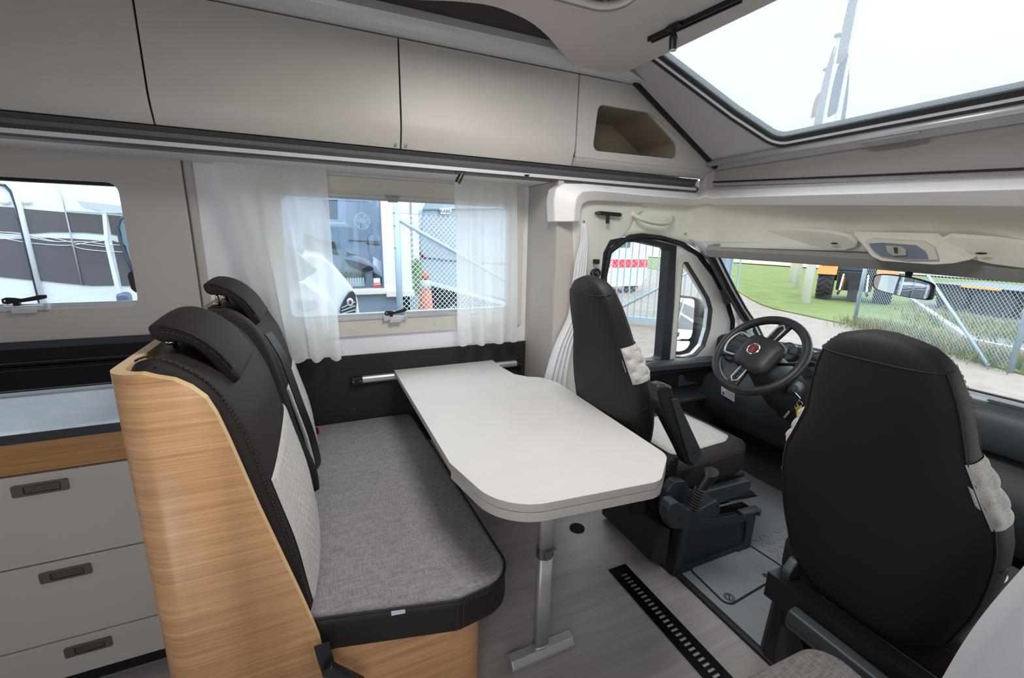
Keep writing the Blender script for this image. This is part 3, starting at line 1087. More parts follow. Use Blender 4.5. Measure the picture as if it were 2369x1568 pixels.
# woven label on the border
a = AZ(SZ - .012, 904, 1412); b = AZ(SZ - .012, 936, 1406)
q = MB(); off = Vector((0, -.006, 0)); a += off; b += off
q.rings([[p + Vector((0, 0, .004)), p + Vector((0, -.0015, .004)), p + Vector((0, -.003, -.008)), p + Vector((0, -.001, -.008))] for p in (a, b)])
q.build('label', M_tag, bench)
# backrest pads
prf = [(-.088, .492), (-.108, .60), (-.128, .73), (-.150, .86), (-.172, .97), (-.196, 1.055), (-.222, 1.115), (-.258, 1.155), (-.300, 1.178), (-.332, 1.172), (-.345, 1.14), (-.345, .80), (-.345, .492)]
prs = [tuple(v) for v in smooth_path([(x, z) for x, z in prf[:11]], 4)] + prf[11:]
def xf(z):
    for (xa, za), (xb, zb2) in zip(prs, prs[1:]):
        if za <= z <= zb2: return xa + (xb - xa) * (z - za) / (zb2 - za)
    return prs[0][0]
def bulge(u, z):
    s = max(0, math.sin(PI * min(max(u, 0), 1))) ** .45
    k = max(0, min(1, (1.16 - z) / .16))
    return .030 * s * k + .018 * s * math.exp(-((z - .66) / .14) ** 2)
def back_pad(y0, y1, label=None):
    q = MB(); R = []
    W = y1 - y0
    for i in range(25):
        u = i / 24
        y = y0 + W * u
        e = min(u, 1 - u) * W
        shr = 0 if e > .025 else (.025 - e) / .025
        R.append([(x - (.012 * shr ** 2 if x > -.3 else -.012 * shr ** 2) + (bulge(u, z) if x > -.30 else 0), y, z - .012 * shr ** 2 * (z > 1.1) - .024 * max(0, min(1, (z - 1.0) / .15)) * min(1, u * W / .12) * min(1, (1 - u) * W / .12)) for x, z in prs])
    q.rings(R)
    b = q.build('backrest', M_leath, bench, smooth=True)
    # quilted cloth insert below, with pressed dots
    q = MB(); R = []
    NZ, NY = 84, 84
    for j in range(NZ + 1):
        v = j / NZ
        row = []
        for i in range(NY + 1):
            u = i / NY
            zt_ = .86 + .02 * math.sin(PI * u)
            z = .500 + (zt_ - .500) * v
            uu = .085 + .88 * u
            y = y0 + W * uu
            e = min(u, 1 - u, v, 1 - v)
            edge_ = min(1, e / .035)
            rib = .5 + .5 * math.cos(2 * PI * z / .026)
            dot = max(0, math.cos(PI * y / .030) ** 2 * math.cos(PI * z / .036) ** 2 + math.sin(PI * y / .030) ** 2 * math.sin(PI * z / .036) ** 2 - .45) * 1.8
            h = .0015 + .0065 * edge_ ** .5 * (1 - .8 * dot * (1 if .14 < u < .86 else .3)) + .0005 * rib * edge_
            row.append((xf(z) + bulge(uu, z) + h, y, z))
        R.append(row)
    q.rings(R, cap=False, loop=False)
    q.build('quilted_insert', M_quilt, b, smooth=True)
    # double seam following the outer edge
    for k, dd in enumerate((.020, .030)):
        path = [(x + .0012 + bulge(dd / W, z), y0 + dd, z) for x, z in prs if z > .5 and x > -.335]
        stitches('seam_stitching', path, b, step=.010)
    q = MB(); q.tube([(x + .0006 + bulge(.025 / W, z), y0 + .025, z) for x, z in prs if z > .5 and x > -.335], .0022, 5); q.build('seam', M_leath2, b, smooth=True)
    return b
back_pad(Yp + .024, 1.585)
back_pad(1.66, 2.20)
# leather cover of the belt guide between the two backs
q = MB(); R = []
for y, s in ((1.590, .7), (1.600, 1), (1.645, 1), (1.655, .7)):
    R.append([(x * 1.0 + (.026 + .022 * math.exp(-((z - .56) / .1) ** 2)) * s if x > -.3 else x, y, z) for x, z in prs])
q.rings(R); q.build('belt_cover', M_leath, bench, smooth=True)
# seat-belt buckle poking out beside the far seat
p = AZ(SZ + .02, 733, 996)
q = MB(); q.box(p.x - .045, p.x + .008, p.y - .012, p.y + .012, SZ + .004, SZ + .032); q.build('buckle', M_blk, bench, bevel=.004)
q = MB(); q.box(p.x + .006, p.x + .012, p.y - .010, p.y + .010, SZ + .010, SZ + .036); q.build('release_button', mat('buckle_red', (225, 70, 30), .5), bench, bevel=.002)
# belts
def ribbon(name, pts, wd, side, m, parent=None, th=.0018, n=5):
    P = smooth_path(pts, n)
    q = MB(); R = []
    for i, p in enumerate(P):
        s = Vector(side[min(i * len(side) // len(P), len(side) - 1)] if isinstance(side, list) else side).normalized()
        t = (P[min(i + 1, len(P) - 1)] - P[max(i - 1, 0)]).normalized()
        nrm = t.cross(s).normalized()
        R.append([p - s * wd / 2 - nrm * th, p + s * wd / 2 - nrm * th, p + s * wd / 2 + nrm * th, p - s * wd / 2 + nrm * th])
    q.rings(R)
    return q.build(name, m, parent, smooth=False)
sb = thing('seat_belt', 'black seat belt running down between the two backrests of the bench', 'seat belt', (-.1, 1.64, SZ))
bp_ = [AY(1.655, *p) for p in ((566, 776), (580, 794), (610, 833), (640, 888), (676, 945), (711, 1000), (731, 1040), (740, 1075))]
bp_ = [Vector((xf(p.z) + bulge(.12, p.z) + .030 if p.z < 1.15 else p.x, 1.675, p.z)) for p in bp_] + [Vector((xf(.56) + .05, 1.665, .545))]
ribbon('webbing', bp_, .046, (.35, .9, 0), M_blk, sb)
q = MB(); pt = AY(1.60, 693, 1075)
q.box(pt.x - .01, pt.x + .004, 1.575, 1.60, pt.z - .03, pt.z + .025); q.build('tongue', M_blk, sb, bevel=.003)
q = MB(); q.box(pt.x + .004, pt.x + .009, 1.58, 1.597, pt.z - .055, pt.z - .02); q.build('tongue_plate', M_chrome, sb)
# belt and buckle hanging at the aisle corner of the bench
sb2 = thing('seat_belt', 'black belt buckle hanging at the aisle corner below the bench cushion', 'seat belt', (-.03, .95, .3))
a = [AY(.955, *p) for p in ((744, 1490), (752, 1520), (765, 1560))]
ribbon('webbing', a, .034, (1, 0, 0), M_blk, sb2)
q = MB(); c0 = AY(.945, 755, 1545); c1 = AY(.945, 835, 1575)
q.bar(c0, c1 + Vector((0, 0, -.012)), .024, .030); q.build('buckle', M_blk, sb2, bevel=.005)
# headrests
outerp = [AY(1.15, *p) for p in ((341, 766), (375, 763), (409, 768), (445, 780), (480, 800), (512, 825), (540, 858), (562, 885))]
innerp = [AY(1.15, *p) for p in ((352, 792), (375, 803), (410, 803), (443, 812), (475, 835), (500, 862), (518, 890), (534, 906))]
def headrest(off, label):
    off = Vector(off)
    t = thing('headrest', label, 'headrest', Vector((-.27, 1.3, 1.17)) + off, 'headrests of the dinette bench')
    O = smooth_path(outerp, 2); I = smooth_path(innerp, 2)
    n = min(len(O), len(I))
    loop = [(p.x, p.z) for p in O] + [(p.x, p.z) for p in reversed(I)]
    cx = sum(p[0] for p in loop) / len(loop); cz_ = sum(p[1] for p in loop) / len(loop)
    q = MB(); R = []
    y0, y1 = 1.15, 1.43
    for y, up in ((y0, 0), (y0 + .03, .004), (y0 + .08, .009), (y0 + .14, .011), (y0 + .2, .009), (y1 - .03, .004), (y1, 0)):
        R.append([Vector((x + up * .6, y, z + up)) + off for x, z in loop])
    q.rings(R)
    c = q.build('cushion', M_leath, t, bevel=.010, seg=3)
    path = [Vector((p.x, y0 - .0012, p.z - .014)) + off for p in O[2:-2]]
    stitches('seam_stitching', path, c, step=.009)
    q = MB(); q.tube([Vector((p.x, y0 + .001, p.z - .003)) + off for p in O[2:-2]], .0022, 5); q.build('piping', M_leath2, c, smooth=True)
    for yy in (1.20, 1.36):
        q = MB(); q.tube([Vector((-.315, yy, 1.19)) + off, Vector((-.305, yy, 1.155)) + off - Vector((0, 0, off.z))], .0055, 10)
        q.tube([Vector((-.313, yy, 1.175)) + off - Vector((0, 0, off.z)), Vector((-.312, yy, 1.165)) + off - Vector((0, 0, off.z))], .011, 12)
        q.build('post', M_chrome, t, smooth=True)
    return t
headrest((-.002, 0, .010), 'dark leather headrest nearer the aisle, above the oak side panel')
headrest((-.014, .61, .036), 'dark leather headrest nearer the window, in front of the curtain')

# ------------------------------------------------------------------ table
TZ = .73
tb = thing('table', 'pale dinette table with rounded corners on one silver leg', 'table', (.62, 1.08, 0))
tp = [AZ(TZ, *p) for p in ((910, 853), (1135, 829), (1160, 848), (1190, 865), (1222, 871), (1250, 872), (1290, 884), (1545, 1052), (1530, 1112), (1165, 1182), (1040, 1070))]
T = [(p.x, p.y) for p in tp]
T = rounded(T, [.004, .01, .05, .05, .03, .06, .06, .075, .07, .17, .0], 8)
M_tab = mat('table_laminate', (206, 202, 198), .42, var=.008, spec=.4)
M_tabe = mat('table_edge_band', (196, 189, 184), .5)
def slab(poly, z0, z1, name, parent):
    o_ = MB().prism(poly, 2, z0, z1).build(name, [M_tab, M_tabe], parent, bevel=.0015, seg=1)
    for p in o_.data.polygons:
        if abs(p.normal.z) < .5: p.material_index = 1
    return o_
slab(T, TZ - .026, TZ, 'tabletop', tb)
yl2 = AZ(TZ - .03, 1042, 1090).y
T2 = [(T[-1][0] + .0, yl2), (1.035, yl2)]
low = [p for p in T if p[1] < yl2 - .002]
low2 = [(p[0], p[1]) for p in low]
# keep the order of the outline: it runs right side -> near edge -> left side
slab([(1.045, yl2)] + low2 + [(AZ(TZ - .03, 1040, 1085).x, yl2)], TZ - .056, TZ - .0275, 'swing_leaf', tb)
q = MB(); q.box(.70, .80, .93, 1.25, TZ - .075, TZ - .0565); q.build('slide_rail', M_alu, tb, bevel=.002)
q = MB(); q.box(.60, .97, .955, .975, TZ - .070, TZ - .0565); q.build('leaf_rail', M_alu, tb, bevel=.002)
LX, LY = .622, 1.075
def oval(z, wx, wy, n=20, cx=LX, cy=LY):
    out = []
    for k in range(n):
        a = 2 * PI * k / n
        c, s_ = math.cos(a), math.sin(a)
        out.append((cx + wx * math.copysign(abs(c) ** .55, c), cy + wy * math.copysign(abs(s_) ** .55, s_), z))
    return out
lg = MB(); lg.rings([oval(.038, .026, .017), oval(.40, .026, .017)]); leg = lg.build('leg', M_alu, tb, smooth=True)
lg = MB(); lg.rings([oval(.43, .026, .017), oval(TZ - .07, .026, .017)]); lg.build('upper_leg', M_alu, tb, smooth=True)
q = MB(); q.rings([oval(.396, .028, .019), oval(.434, .028, .019)]); q.box(LX - .012, LX + .012, LY - .026, LY - .012, .398, .430)
q.cyl((LX - .030, LY - .010, .42), (LX + .034, LY - .010, .42), .005)
q.build('hinge', mat('hinge_metal', (130, 130, 130), .4, metal=.8), tb, bevel=.001)
q = MB(); R = []
for x, s in ((.500, .86), (.503, 1), (.741, 1), (.744, .86)):
    R.append([(x, LY - .003 + a * s, .0 + b) for a, b in ((-.030, .004), (-.030, .016), (-.016, .034), (.016, .034), (.030, .016), (.030, .004), (.026, 0), (-.026, 0))])
q.rings(R); q.build('foot', M_alu, tb, bevel=.003)
q = MB(); q.rings([oval(.030, .029, .020), oval(.042, .029, .020)]); q.build('collar', M_alu, tb, smooth=True)
# rail on the wall that carries the table
wr_ = thing('table_rail', 'silver wall rail with black end caps carrying the table', 'rail', (.6, YW - .02, .70))
xa, xb = AY(YW - .03, 838, 872).x, AY(YW - .03, 1194, 834).x
q = MB(); R = [[(x, YW - .018, .682), (x, YW - .040, .684), (x, YW - .046, .692), (x, YW - .046, .708), (x, YW - .040, .716), (x, YW - .018, .716)] for x in (xa, xb)]
q.rings(R); q.build('profile', M_alu, wr_)
for x0_, x1_ in ((xa - .055, xa), (xb, xb + .028)):
    c_ = box('end_cap', x0_, x1_, YW - .050, YW - .018, .680, .719, M_blk, wr_, bevel=.004)
    for fx_ in (.2, .8):
        q = MB(); x = x0_ + (x1_ - x0_) * fx_
        q.tube([(x, YW - .050, .70), (x, YW - .0515, .70)], .0035, 10); q.build('screw', M_chrome, c_)
q = MB(); p = AY(YW - .018, 818, 945); q.tube([(p.x, YW - .018, p.z), (p.x, YW - .020, p.z)], [.006, .005], 10); q.build('screw_cap', mat('cap_grey', (70, 66, 68), .5), bpy.data.objects['wall_board'])

# ------------------------------------------------------------------ floor grille
gr = thing('floor_grille', 'black slotted metal ventilation grille let into the floor', 'grille', (1.1, 1.0, 0))
gA = AZ(.003, 1403, 1320); gB = AZ(.003, 1440, 1308); gC = AZ(.003, 1640, 1568)
gx0, gx1_ = (gA.x + gC.x) / 2 - .003, (gA.x + gC.x) / 2 + .088
gy1, gy0 = gA.y, .42
holes = []
yy = gy1 - .045
while yy > gy0 + .03:
    holes.append([(gx0 + .030, yy - .012), (gx0 + .062, yy - .012), (gx0 + .062, yy), (gx0 + .030, yy)])
    yy -= .021
MB().prism([(gx0, gy0), (gx1_, gy0), (gx1_, gy1), (gx0, gy1)], 2, .0015, .006, holes=holes).build('plate', mat('anodised_black', (30, 33, 38), .25, metal=.7), gr)
box('channel_bottom', gx0 + .02, gx0 + .072, gy0 + .01, gy1 - .03, .0006, .0012, mat('channel_metal', (170, 174, 174), .35, metal=.3), gr)


# ------------------------------------------------------------------ cab shell
YD = 1.93
def dy(px, py, Y=YD):
    p = AY(Y, px, py); return (p.x, p.z)
# opening of the driver's door (inner edge of the black seal) and its window openings
seal_o = [(1436, 556), (1452, 545), (1480, 541), (1525, 546), (1575, 560), (1615, 587), (1650, 632), (1680, 690), (1694, 740), (1692, 800), (1676, 850), (1672, 960), (1420, 1020), (1392, 800), (1392, 640), (1404, 580)]
seal2 = [dy(*p) for p in seal_o]
seal_in = inset(seal2, .024)
door_win = [(1396, 640), (1398, 592), (1410, 568), (1430, 560), (1480, 560), (1549, 573), (1541, 700), (1532, 832), (1480, 842), (1398, 850)]
q_win = [(1576, 604), (1588, 606), (1612, 645), (1638, 690), (1645, 715), (1640, 760), (1628, 800), (1608, 822), (1585, 828), (1558, 826), (1566, 720)]
dw2 = rounded([dy(*p) for p in door_win], [0, .02, .05, .02, .02, .02, 0, .02, 0, 0])
qw2 = rounded([dy(*p) for p in q_win], [.02, .01, 0, .02, .03, .03, .03, .03, .02, .01, 0])
door = thing('cab_door', 'driver\'s door with a black window frame and a small front quarter window', 'door', (1.9, 1.95, 0))
MB().prism(seal2, 1, YD - .004, YD + .05, holes=[dw2, qw2]).build('door_frame', M_paint, door)
MB().prism(inset(seal2, -.004), 1, YD - .022, YD + .0, holes=[inset(seal2, .022)]).build('door_seal', M_rub, door, bevel=.006)
# black gasket around the main window, thick vertical channel on its front side
gk = [dy(*p) for p in ((1388, 700), (1390, 585), (1405, 553), (1440, 549), (1500, 553), (1562, 568), (1556, 700), (1545, 838), (1530, 842), (1500, 838), (1470, 846), (1392, 862))]
dwc = [dy(*p) for p in ((1396, 640), (1398, 592), (1410, 568), (1430, 560), (1480, 560), (1546, 575), (1537, 700), (1527, 830), (1480, 838), (1396, 852))]
MB().prism(gk, 1, YD - .012, YD + .055, holes=[rounded(dwc, [0, .02, .04, .02, .02, .02, 0, .02, 0, 0])]).build('window_gasket', M_rub, door, bevel=.003)
MB().prism(inset(dw2, -.01), 1, YD + .025, YD + .028).build('window_pane', M_glass2, door)
# cream surround of the quarter window
qs = [(1566, 590), (1590, 582), (1606, 590), (1640, 640), (1668, 700), (1676, 745), (1668, 800), (1652, 838), (1620, 850), (1546, 842), (1556, 720)]
MB().prism(rounded([dy(*p) for p in qs], .02), 1, YD - .014, YD - .002, holes=[qw2]).build('quarter_surround', M_cream, door, bevel=.004)
MB().prism(inset(qw2, -.003), 1, YD - .012, YD + .018, holes=[inset(qw2, .006)]).build('quarter_gasket', M_rub, door)
MB().prism(inset(qw2, -.005), 1, YD + .012, YD + .015).build('quarter_pane', M_glass2, door)
# inner door lining
dl = [dy(*p, 1.90) for p in ((1420, 838), (1500, 832), (1545, 838), (1600, 838), (1638, 852), (1643, 960), (1640, 1010), (1430, 1010))]
MB().prism(rounded(dl, [0, 0, 0, .02, .04, .03, 0, 0]), 1, 1.88, YD + .02).build('door_lining', M_dash, door, bevel=.008)
a, b = AY(1.86, 1478, 836), AY(1.86, 1640, 866)
q = MB(); q.rings([[(x, y, z - (x - a.x) * .03) for y, z in ((1.90, .735), (1.86, .735), (1.835, .722), (1.83, .690), (1.86, .675), (1.90, .675))] for x in (1.35, 1.7, 2.0, 2.18, 2.24)])
q.build('upper_ledge', M_dash, door, bevel=.004)
q = MB(); q.rings([[(x, y, z) for y, z in ((1.90, .50), (1.84, .50), (1.81, .488), (1.81, .47), (1.88, .45))] for x in (1.6, 2.0, 2.2, 2.26)])
q.build('lower_ledge', M_dash, door, bevel=.004)
p = AY(1.85, 1585, 880)
q = MB(); q.rings([[(p.x - .04 + dx, 1.875, p.z + a_), (p.x - .04 + dx, 1.858, p.z + a_), (p.x + wd + dx, 1.858, p.z + a_), (p.x + wd + dx, 1.875, p.z + a_)] for a_, wd, dx in ((.035, -.01, 0), (.02, .0, 0), (-.01, .02, .0), (-.03, .11, 0), (-.038, .12, 0))])
q.build('door_handle', M_dash2, door, bevel=.003)
q = MB(); q.box(1.32, 2.24, 1.865, 1.882, .55, .64); q.build('door_pocket', M_blk, door)
p = AY(1.85, 1640, 857)
q = MB(); q.ball(p + Vector((0, -.01, .03)), .012, 8); q.build('lock_knob', M_blk, door)
# wing mirror outside
wm = thing('wing_mirror', 'white-backed wing mirror with two glasses outside the quarter window', 'mirror', (1.9, 2.2, .8))
MC = AY(2.13, 1584, 745)
MN = Vector((-.967, -.206, .15)).normalized()
def mpp(px, py, off=0):
    d = ray(px, py)
    return EYE + d * ((MC - EYE).dot(MN) / d.dot(MN)) - MN * off
def mshape(px, offs, ks, name, m, par, n=3, **k_):
    P3 = smooth_path([mpp(*p) for p in px], n, closed=True)
    c = sum(P3, Vector()) / len(P3)
    q = MB(); q.rings([[c + (p - c) * k - MN * o for p in P3] for o, k in zip(offs, ks)])
    return q.build(name, m, par, **k_)
mshape([(1562, 688), (1585, 684), (1608, 688), (1616, 700), (1613, 740), (1606, 790), (1594, 812), (1578, 818), (1558, 815), (1556, 750)], (-.002, .004, .05, .10, .12), (.97, 1, 1, .85, .5), 'mirror_case', M_blk, wm, smooth=True)
M_mir = mat('mirror_glass', (235, 240, 242), .01, metal=1)
mshape([(1563, 692), (1585, 690), (1604, 692), (1608, 702), (1606, 740), (1600, 780), (1580, 784), (1561, 783), (1560, 740)], (-.008, -.005), (1, 1), 'mirror_glass', M_mir, wm)
mshape([(1560, 789), (1580, 789), (1597, 790), (1592, 804), (1578, 812), (1561, 810)], (-.008, -.005), (1, 1), 'spotter_glass', M_mir, wm)
YM = 2.16
for pa, pb in (((1606, 716), (1662, 733)), ((1598, 785), (1650, 806))):
    a, b = AY(YM + .03, *pa), AY(2.02, *pb)
    q = MB(); q.bar(a, b, .035, .055); q.build('mirror_arm', M_dash2, wm, bevel=.008)
# pillar cover behind the driver's door
pc = [(1320, 452), (1484, 456), (1489, 488), (1468, 500), (1456, 530), (1436, 551), (1412, 556), (1397, 585), (1391, 640), (1391, 900), (1262, 1000), (1300, 880), (1312, 800), (1328, 650)]
pcp = [dy(p[0], p[1], 1.915) for p in pc]
st(MB().prism(pcp, 1, 1.915, 1.96).build('trim_10', M_cream, bevel=.006))
_ = MB().prism([dy(p[0], p[1], 1.93) for p in ((1215, 420), (1345, 440), (1346, 512), (1330, 640), (1300, 900), (1250, 1568), (1100, 1568))], 1, 1.93, 1.95)
pil = [dy(p[0], p[1], 1.93) for p in ((1332, 500), (1349, 500), (1345, 560), (1338, 640), (1322, 880), (1290, 1300), (1210, 1300), (1268, 880), (1308, 640), (1324, 560))]
st(MB().prism([(XB - .003, 1.60), (1.235, 1.60), (1.215, 1.3), (1.20, .9), (1.20, 0), (XB - .003, 0)], 1, 1.916, 1.95).build('trim_11', M_wall, bevel=.003))
# lower cab side wall
st(MB().prism([(1.2, -.0), (3.0, 0), (3.0, .72), (2.3, .72), (2.22, .3), (1.2, .3)], 1, 1.94, 1.97).build('trim_12', M_dash))
# windscreen surface
def WX(y, z): return 2.33 + (1.34 - z) * 1.02 - .28 * ((y - CY) / .9) ** 2
q = MB(); ny = 18
rows = [[(WX(CY - .9 + 1.8 * i / ny, z), CY - .9 + 1.8 * i / ny, z) for i in range(ny + 1)] for z in (1.42, 1.34, 1.2, 1.05, .9, .8, .70)]
q.rings(rows, cap=False, loop=False)
wsn = st(q.build('window_4', M_glass2, smooth=True, solid=.005))
st(MB().prism([dy(*p, 1.94) for p in ((1570, 535), (1655, 530), (1668, 590), (1630, 596), (1604, 572), (1580, 556))], 1, 1.94, 1.945).build('trim_21', M_paint))
# A pillar: white inner panel from door seal to the windscreen edge
# screen-edge line (a few points on the windscreen surface) and the seal line
def onW(px, py):
    d = ray(px, py)
    t = 1.5
    for _ in range(60):
        p = EYE + d * t
        t += (WX(p.y, p.z) - p.x) * .5 / max(d.x, .1)
    return EYE + d * t
ed = [onW(*p) for p in ((1636, 564), (1650, 590), (1668, 625), (1690, 668), (1715, 712), (1742, 752), (1766, 800))]
sd = [Vector((dy(*p)[0], YD - .006, dy(*p)[1])) for p in ((1590, 552), (1606, 571), (1636, 608), (1663, 652), (1688, 700), (1700, 750), (1698, 830))]
q = MB()
q.rings([[a, a.lerp(b, .35) + Vector((-.012, -.02, 0)), a.lerp(b, .75) + Vector((-.012, -.02, 0)), b] for a, b in zip(sd, ed)], cap=False, loop=False)
st(q.build('trim_13', M_paint, smooth=True, solid=.004))
q = MB(); q.tube([e + Vector((-.012, -.004, 0)) for e in ed[1:]], .012, 8); st(q.build('trim_14', M_rub, smooth=True))
q = MB(); q.tube([e + Vector((-.008, -.026, 0)) for e in ed[1:]], .009, 8); st(q.build('trim_15', mat('bright_screen_edge', (235, 236, 238), .3, metal=.3), smooth=True))
q = MB(); q.tube([e + Vector((-.008, -.041, 0)) for e in ed[1:]], .006, 8); st(q.build('trim_16', M_rub, smooth=True))
# slim blind guide on the pillar with its black catch
bgd = thing('blind_guide', 'slim dark blind guide rail along the windscreen pillar', 'guide rail', ed[2])
q = MB(); q.tube([e + Vector((-.030, .012, -.005)) for e in ed[1:6]], .010, 8); q.build('rail', mat('guide_grey', (70, 70, 72), .4), bgd, smooth=True)
c = ed[3].lerp(ed[4], .3) + Vector((-.035, .03, -.01))
q = MB(); q.bar(c + Vector((-.03, .0, .045)), c + Vector((.03, 0, -.045)), .03, .035); q.build('catch', M_blk, bgd, bevel=.005)
# raised cover on the pillar foot
c = sd[5].lerp(ed[5], .45) + Vector((-.03, -.03, 0))
q = MB(); R = []
for k, d_ in ((1, 0), (1, .008), (.8, .014)):
    R.append([c + Vector((x * k - d_ * .6, -x * .6 * k - d_, z * k)) for x, z in ((-.035, .04), (.025, .05), (.045, -.02), (-.03, -.03))])
q.rings(R); st(q.build('trim_17', M_paint, bevel=.002))
# headliner: from under the rim down to the seal and the screen head
def bez(a, c, b, t): return a * (1 - t) ** 2 + c * 2 * t * (1 - t) + b * t * t
A, B, Cc = [], [], []
for ax_, bx in (((1380, 462), (1405, 556)), ((1484, 464), (1440, 548)), ((1520, 465), (1490, 541)), ((1560, 467), (1530, 547)), ((1600, 468), (1572, 558))):
    a = AY(1.91, *ax_); b = AY(YD - .008, *bx)
    A.append(a); B.append(b); Cc.append(Vector(((a.x + b.x) / 2, 1.945, a.z - .01)))
def zr(y): return 1.500 + (1.474 - 1.500) * ((y - 1.30) / .5) ** 2 if y > 1.3 else 1.50 - .095 * ((1.30 - y) / .63) ** 1.3 * (1 if y > .3 else 1)
def zr2(y): return 1.492 - .06 * ((y - 1.45) / .78) ** 2
a = Vector((1.985, 1.86, 1.635)); b = Vector((dy(1606, 571)[0], YD - .012, dy(1606, 571)[1])); A.append(a); B.append(b); Cc.append(Vector((2.06, 1.93, 1.56)))
a = Vector((2.0, 1.82, zbot(1.82) + .01)); b = Vector((2.10, 1.82, 1.375)); A.append(a); B.append(b); Cc.append(Vector((2.14, 1.90, 1.54)))
for y in (1.74, 1.6, 1.4, 1.2, 1.0, .8, .6, .4, .2, 0, -.06):
    a = Vector((2.01, y, zbot(y) + .012)); b = Vector((WX(y, 1.385) - .05, y, 1.39)); A.append(a); B.append(b)
    Cc.append(Vector((2.21, y, zr2(max(y, .6)) + .05)))
q = MB()
q.rings([[bez(a, c, b, t / 10) for t in range(11)] for a, c, b in zip(A, Cc, B)], cap=False, loop=False)
st(q.build('ceiling', M_head, smooth=True, solid=.006))
# roof skin above the cab, closes the gap over the headliner
st(MB().prism([(2.12, 1.60), (2.6, 1.42), (2.6, 1.46), (2.12, 1.68)], 1, -.1, 2.0).build('ceiling', M_greycl))
# roller blind cassette along the head of the windscreen
bl = thing('windscreen_blind', 'grey roller blind cassette along the top of the windscreen', 'blind', (2.2, CY, 1.35))
q = MB(); R = []
for i in range(21):
    y = CY + .86 - 1.72 * i / 20
    zt_ = 1.398 - .028 * max(0, 1 - (y - .4) / 1.4) ** 1.0
    zb_ = 1.332 - .040 * max(0, 1 - (y - .4) / 1.4)
    x = WX(y, 1.36) - .045
    R.append([(x + .03, y, zt_ + .01), (x - .022, y, zt_), (x - .034, y, (zt_ + zb_) / 2 + .01), (x - .012, y, zb_ + .004), (x + .03, y, zb_)])
q.rings(R); q.build('cassette', mat('blind_grey', (150, 148, 142), .7), bl, smooth=False, bevel=.004)
p = AX(2.27, 2030, 605)
# sun visors and roof console
def visor(label, px, X0, X1):
    t = thing('sun_visor', label, 'sun visor', AX(X0, *px[0]), 'sun visors')
    pts = []
    for i, p in enumerate(px):
        f_ = (p[0] - px[0][0]) / 330
        pts.append(p)
    q = MB()
    P3 = [AX(X0 + (X1 - X0) * max(0, min(1, (p[1] - 527) / 50)), *p) for p in px]
    c = sum(P3, Vector()) / len(P3)
    nrm = Vector((-.8, 0, -.6))
    fr_ = [p_ for p_ in P3]
    q.rings([[c + (p_ - c) * k + nrm * d_ for p_ in fr_] for k, d_ in ((1, -.006), (1.0, .006), (.97, .012), (.6, .014), (.2, .014))])
    q.build('visor_body', M_head, t, smooth=False, bevel=.002)
    return t
vp = [(1664, 541), (1700, 534), (1760, 529), (1850, 528), (1930, 534), (1970, 544), (1986, 558), (1982, 570), (1962, 576), (1900, 573), (1800, 568), (1730, 566), (1694, 566), (1675, 556)]
v1 = visor('long cream sun visor folded up above the steering wheel', vp, 2.14, 2.20)
p = AX(2.15, 1930, 563); q = MB(); q.ball(p, .008, 8, (.4, 2, .5)); q.build('clip', M_blk, v1)
vp2 = [(2172, 553), (2200, 541), (2300, 548), (2450, 568), (2560, 600), (2560, 640), (2450, 626), (2300, 607), (2240, 594), (2200, 578)]
v2 = visor('cream sun visor on the passenger side, right of the roof console', vp2, 2.14, 2.20)
p = AX(2.15, 2270, 586); q = MB(); q.ball(p, .008, 8, (.4, 2, .5)); q.build('clip', M_blk, v2)
rc = thing('roof_console', 'cream roof console with a blue-grey interior lamp above the windscreen', 'console', AX(2.15, 2085, 580))
def panel3(px, X, nd, th, m, name, parent, r=None, ks=((1, 0), (1, 1), (.96, 1.4))):
    P3 = [AX(X, *p) for p in px]
    c = sum(P3, Vector()) / len(P3)
    q = MB(); q.rings([[c + (p - c) * k + nd * th * d_ for p in P3] for k, d_ in ks])
    return q.build(name, m, parent, bevel=.0015)
nd = Vector((-.85, -.1, -.5)).normalized()
panel3([(1978, 540), (2165, 545), (2190, 566), (2250, 596), (2215, 604), (2170, 607), (2110, 603), (2040, 598), (2018, 588), (2004, 570)], 2.165, nd, .022, M_head, 'housing', rc, ks=((1.04, -.6), (1.0, .6), (.93, 1)))
panel3([(2004, 556), (2020, 549), (2140, 557), (2162, 570), (2172, 598), (2100, 599), (2040, 590), (2022, 580)], 2.14, nd, .008, M_cream, 'surround', rc)
panel3([(2012, 563), (2040, 561), (2120, 567), (2142, 582), (2148, 596), (2090, 596), (2040, 589), (2022, 578)], 2.13, nd, .006, mat('lamp_blue_grey', (112, 126, 140), .4), 'lamp_panel', rc)
panel3([(2050, 567), (2086, 569), (2098, 577), (2098, 589), (2068, 590), (2054, 580)], 2.122, nd, .006, mat('lamp_lens', (176, 170, 158), .3), 'lamp_lens', rc)
panel3([(2068, 571), (2076, 572), (2077, 584), (2070, 584)], 2.112, nd, .004, M_dash2, 'lamp_switch', rc)
